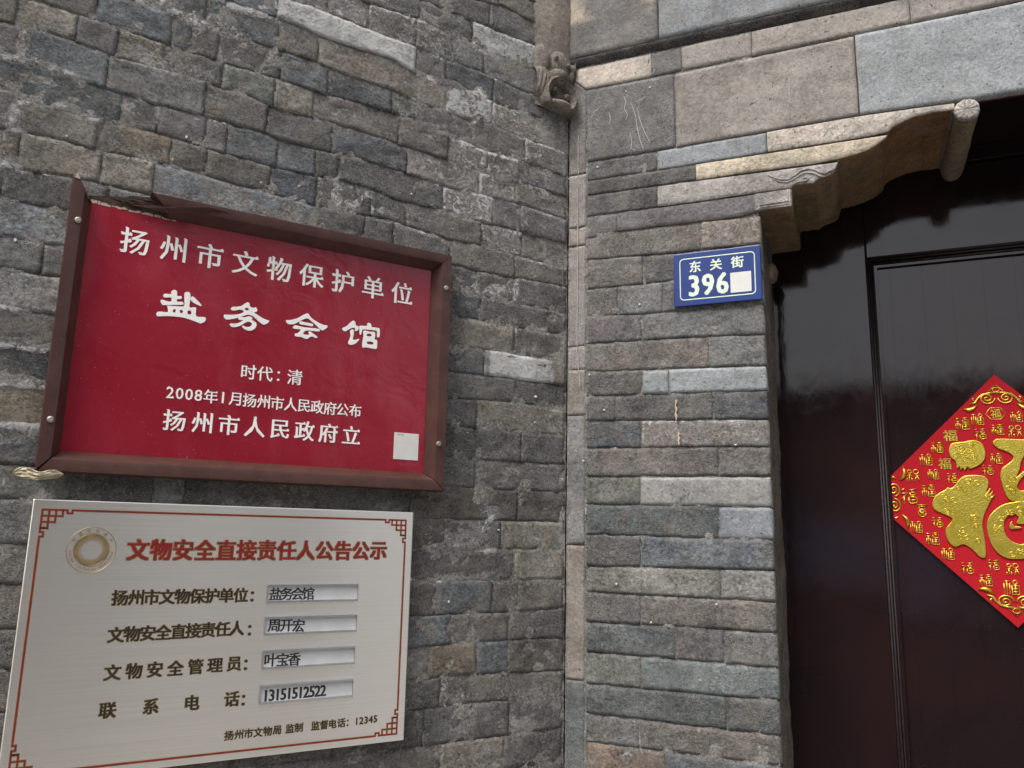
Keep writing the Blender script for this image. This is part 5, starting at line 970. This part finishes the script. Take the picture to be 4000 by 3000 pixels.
# scroll corners: coin, two spirals, two cloud tails
def corner(cx, cz, ang):
    """cx, cz: tip of the paper; ang turns 'inward' away from straight down"""
    P = []
    def tr(x, z): return (cx+x*math.cos(ang)-z*math.sin(ang), cz+x*math.sin(ang)+z*math.cos(ang))
    def tb(pts, r): return tube([(tr(x, z)[0], YD-.0008, tr(x, z)[1]) for x, z in pts], r, 6)
    P.append(tb([(0, -.020), (-.014, -.034), (.014, -.034), (0, -.020)], .0011)); P.append(tb([(.0055*math.cos(a), -.029+.0042*math.sin(a)) for a in np.linspace(0, 6.28, 13)], .0008))
    for s_ in (-1, 1):
        P.append(tb([(s_*(.0155-.0135*(1-t)*math.cos(t*13)), -.045-.0115*(1-t)*math.sin(t*13)) for t in np.linspace(0, .92, 30)], .0014))
        P.append(tb([(s_*.002, -.036), (s_*.012, -.035), (s_*.024, -.038), (s_*.031, -.045), (s_*.036, -.053), (s_*.046, -.055)], [.0012, .0016, .0018, .002, .0026, .0008]))
        P.append(tb([(s_*.033, -.057), (s_*.040, -.064), (s_*.048, -.066), (s_*.058, -.064)], [.0014, .0034, .0036, .0008])); P.append(tb([(s_*.036, -.050), (s_*.040, -.046), (s_*.037, -.043)], .0013))
    return P
for c_ in (corner(cxd, czd+hd, 0), corner(cxd, czd-hd, math.pi), corner(cxd-hd, czd, math.pi/2), corner(cxd+hd, czd, -math.pi/2)):
    beads([(V_, Q_) for V_, Q_ in c_ if min(v[0] for v in V_) > cut+.0005], 'corner_scroll')
beads([hx], 'hexagon_ring')
# ------------------------------------------------------------------ the other side of the street (seen only as reflections)
def house(x0, x1, y0, hgt, wallm, openings, label):
    t = thing('street_house', FR, ((x0+x1)/2, -y0, 0), label, 'house')
    V, Q = box(x0, x1, -y0-5, -y0, 0, hgt); mesh('walls', V, Q, M[wallm], t)
    n = 9; rp = [box(x0-.1, x1+.1, -y0+.4-(i+1)*.6, -y0+.4-i*.6+.05, hgt-.12+i*.08, hgt-.02+i*.08) for i in range(n)]
    V, Q = join(rp); mesh('roof', V, Q, M['tilemat'], t)
    for (a, b, c, d, mt_) in openings:
        V, Q = box(a, b, -y0-.02, -y0+.04, c, d); f_ = mesh('window' if mt_ == 'glass' else ('shop_sign' if mt_ == 'plaster' else 'shopfront'), V, Q, M['timber'], t)
        V, Q = box(a+.06, b-.06, -y0+.04, -y0+.055, c+.06, d-.06); mesh('pane' if mt_ != 'timber' else 'board', V, Q, M[mt_], f_)
    return t
house(-7, -.9, 5.2, 3.0, 'plaster2', [(-4, -2, .3, 2.4, 'timber')], 'grey rendered house across the street, left of the gate')
house(-.8, 3.4, 5.2, 2.9, 'plaster2', [(.30, .50, .25, 1.19, 'blue_reflector'), (1.15, 1.75, 1.0, 1.62, 'glass'), (2.1, 3.2, .2, 2.3, 'timber')], 'low house straight across the street with a pale blue board added to show in the door')  # its pale blue board is added to brighten the door's reflection
house(3.5, 6.9, 5.0, 5.6, 'plaster2', [(4.2, 5.2, .2, 2.3, 'timber'), (5.6, 6.6, .9, 2.2, 'timber'), (4.4, 5.4, 3.6, 4.8, 'timber')], 'tall grey house across the street, right of the gate')
house(7.0, 8.6, 5.0, 3.0, 'plaster', [(7.4, 8.0, .2, 2.1, 'timber')], 'narrow low white house across the street')
house(10.3, 13.6, 5.0, 6.2, 'plaster2', [(11.2, 12.6, .2, 2.4, 'timber'), (11.0, 12.0, 3.6, 5.0, 'timber')], 'tall grey shop beyond the lane')
house(16.4, 26, 5.0, 4.6, 'plaster2', [(17, 19, .2, 2.4, 'timber')], 'far grey house at the street end')
for (a_, b_, lo_, hi_) in ((.10, .70, 1.28, 1.62), (.74, 1.14, 1.10, 1.48)):  # unseen sloping sheets added to put bluish patches into the door's reflection
    aw = thing('street_reflector', FR, ((a_+b_)/2, -5.2, lo_), 'pale blue canvas added across the street to show in the door, %s' % ('the wider one' if a_ < .5 else 'the smaller one'), 'added_reflector')
    V, Q = join([([(a_, -5.16, hi_+.25), (b_, -5.16, hi_+.25), (b_, -4.65, hi_-.02), (a_, -4.65, hi_-.02)], [(0, 3, 2, 1)]), box(a_, b_, -4.66, -4.64, lo_+.05, hi_-.02)]); mesh('reflector', V, Q, M['blue_reflector'], aw)
    V, Q = join([tube([(q_, -4.65, 0), (q_, -4.65, hi_)], .015, 6) for q_ in (a_+.02, b_-.02)]); mesh('poles', V, Q, M['timber'], aw)
# every object must hang on a unique place; clean up orphan helper data
for m_ in list(bpy.data.meshes):
    if m_.users == 0: bpy.data.meshes.remove(m_)
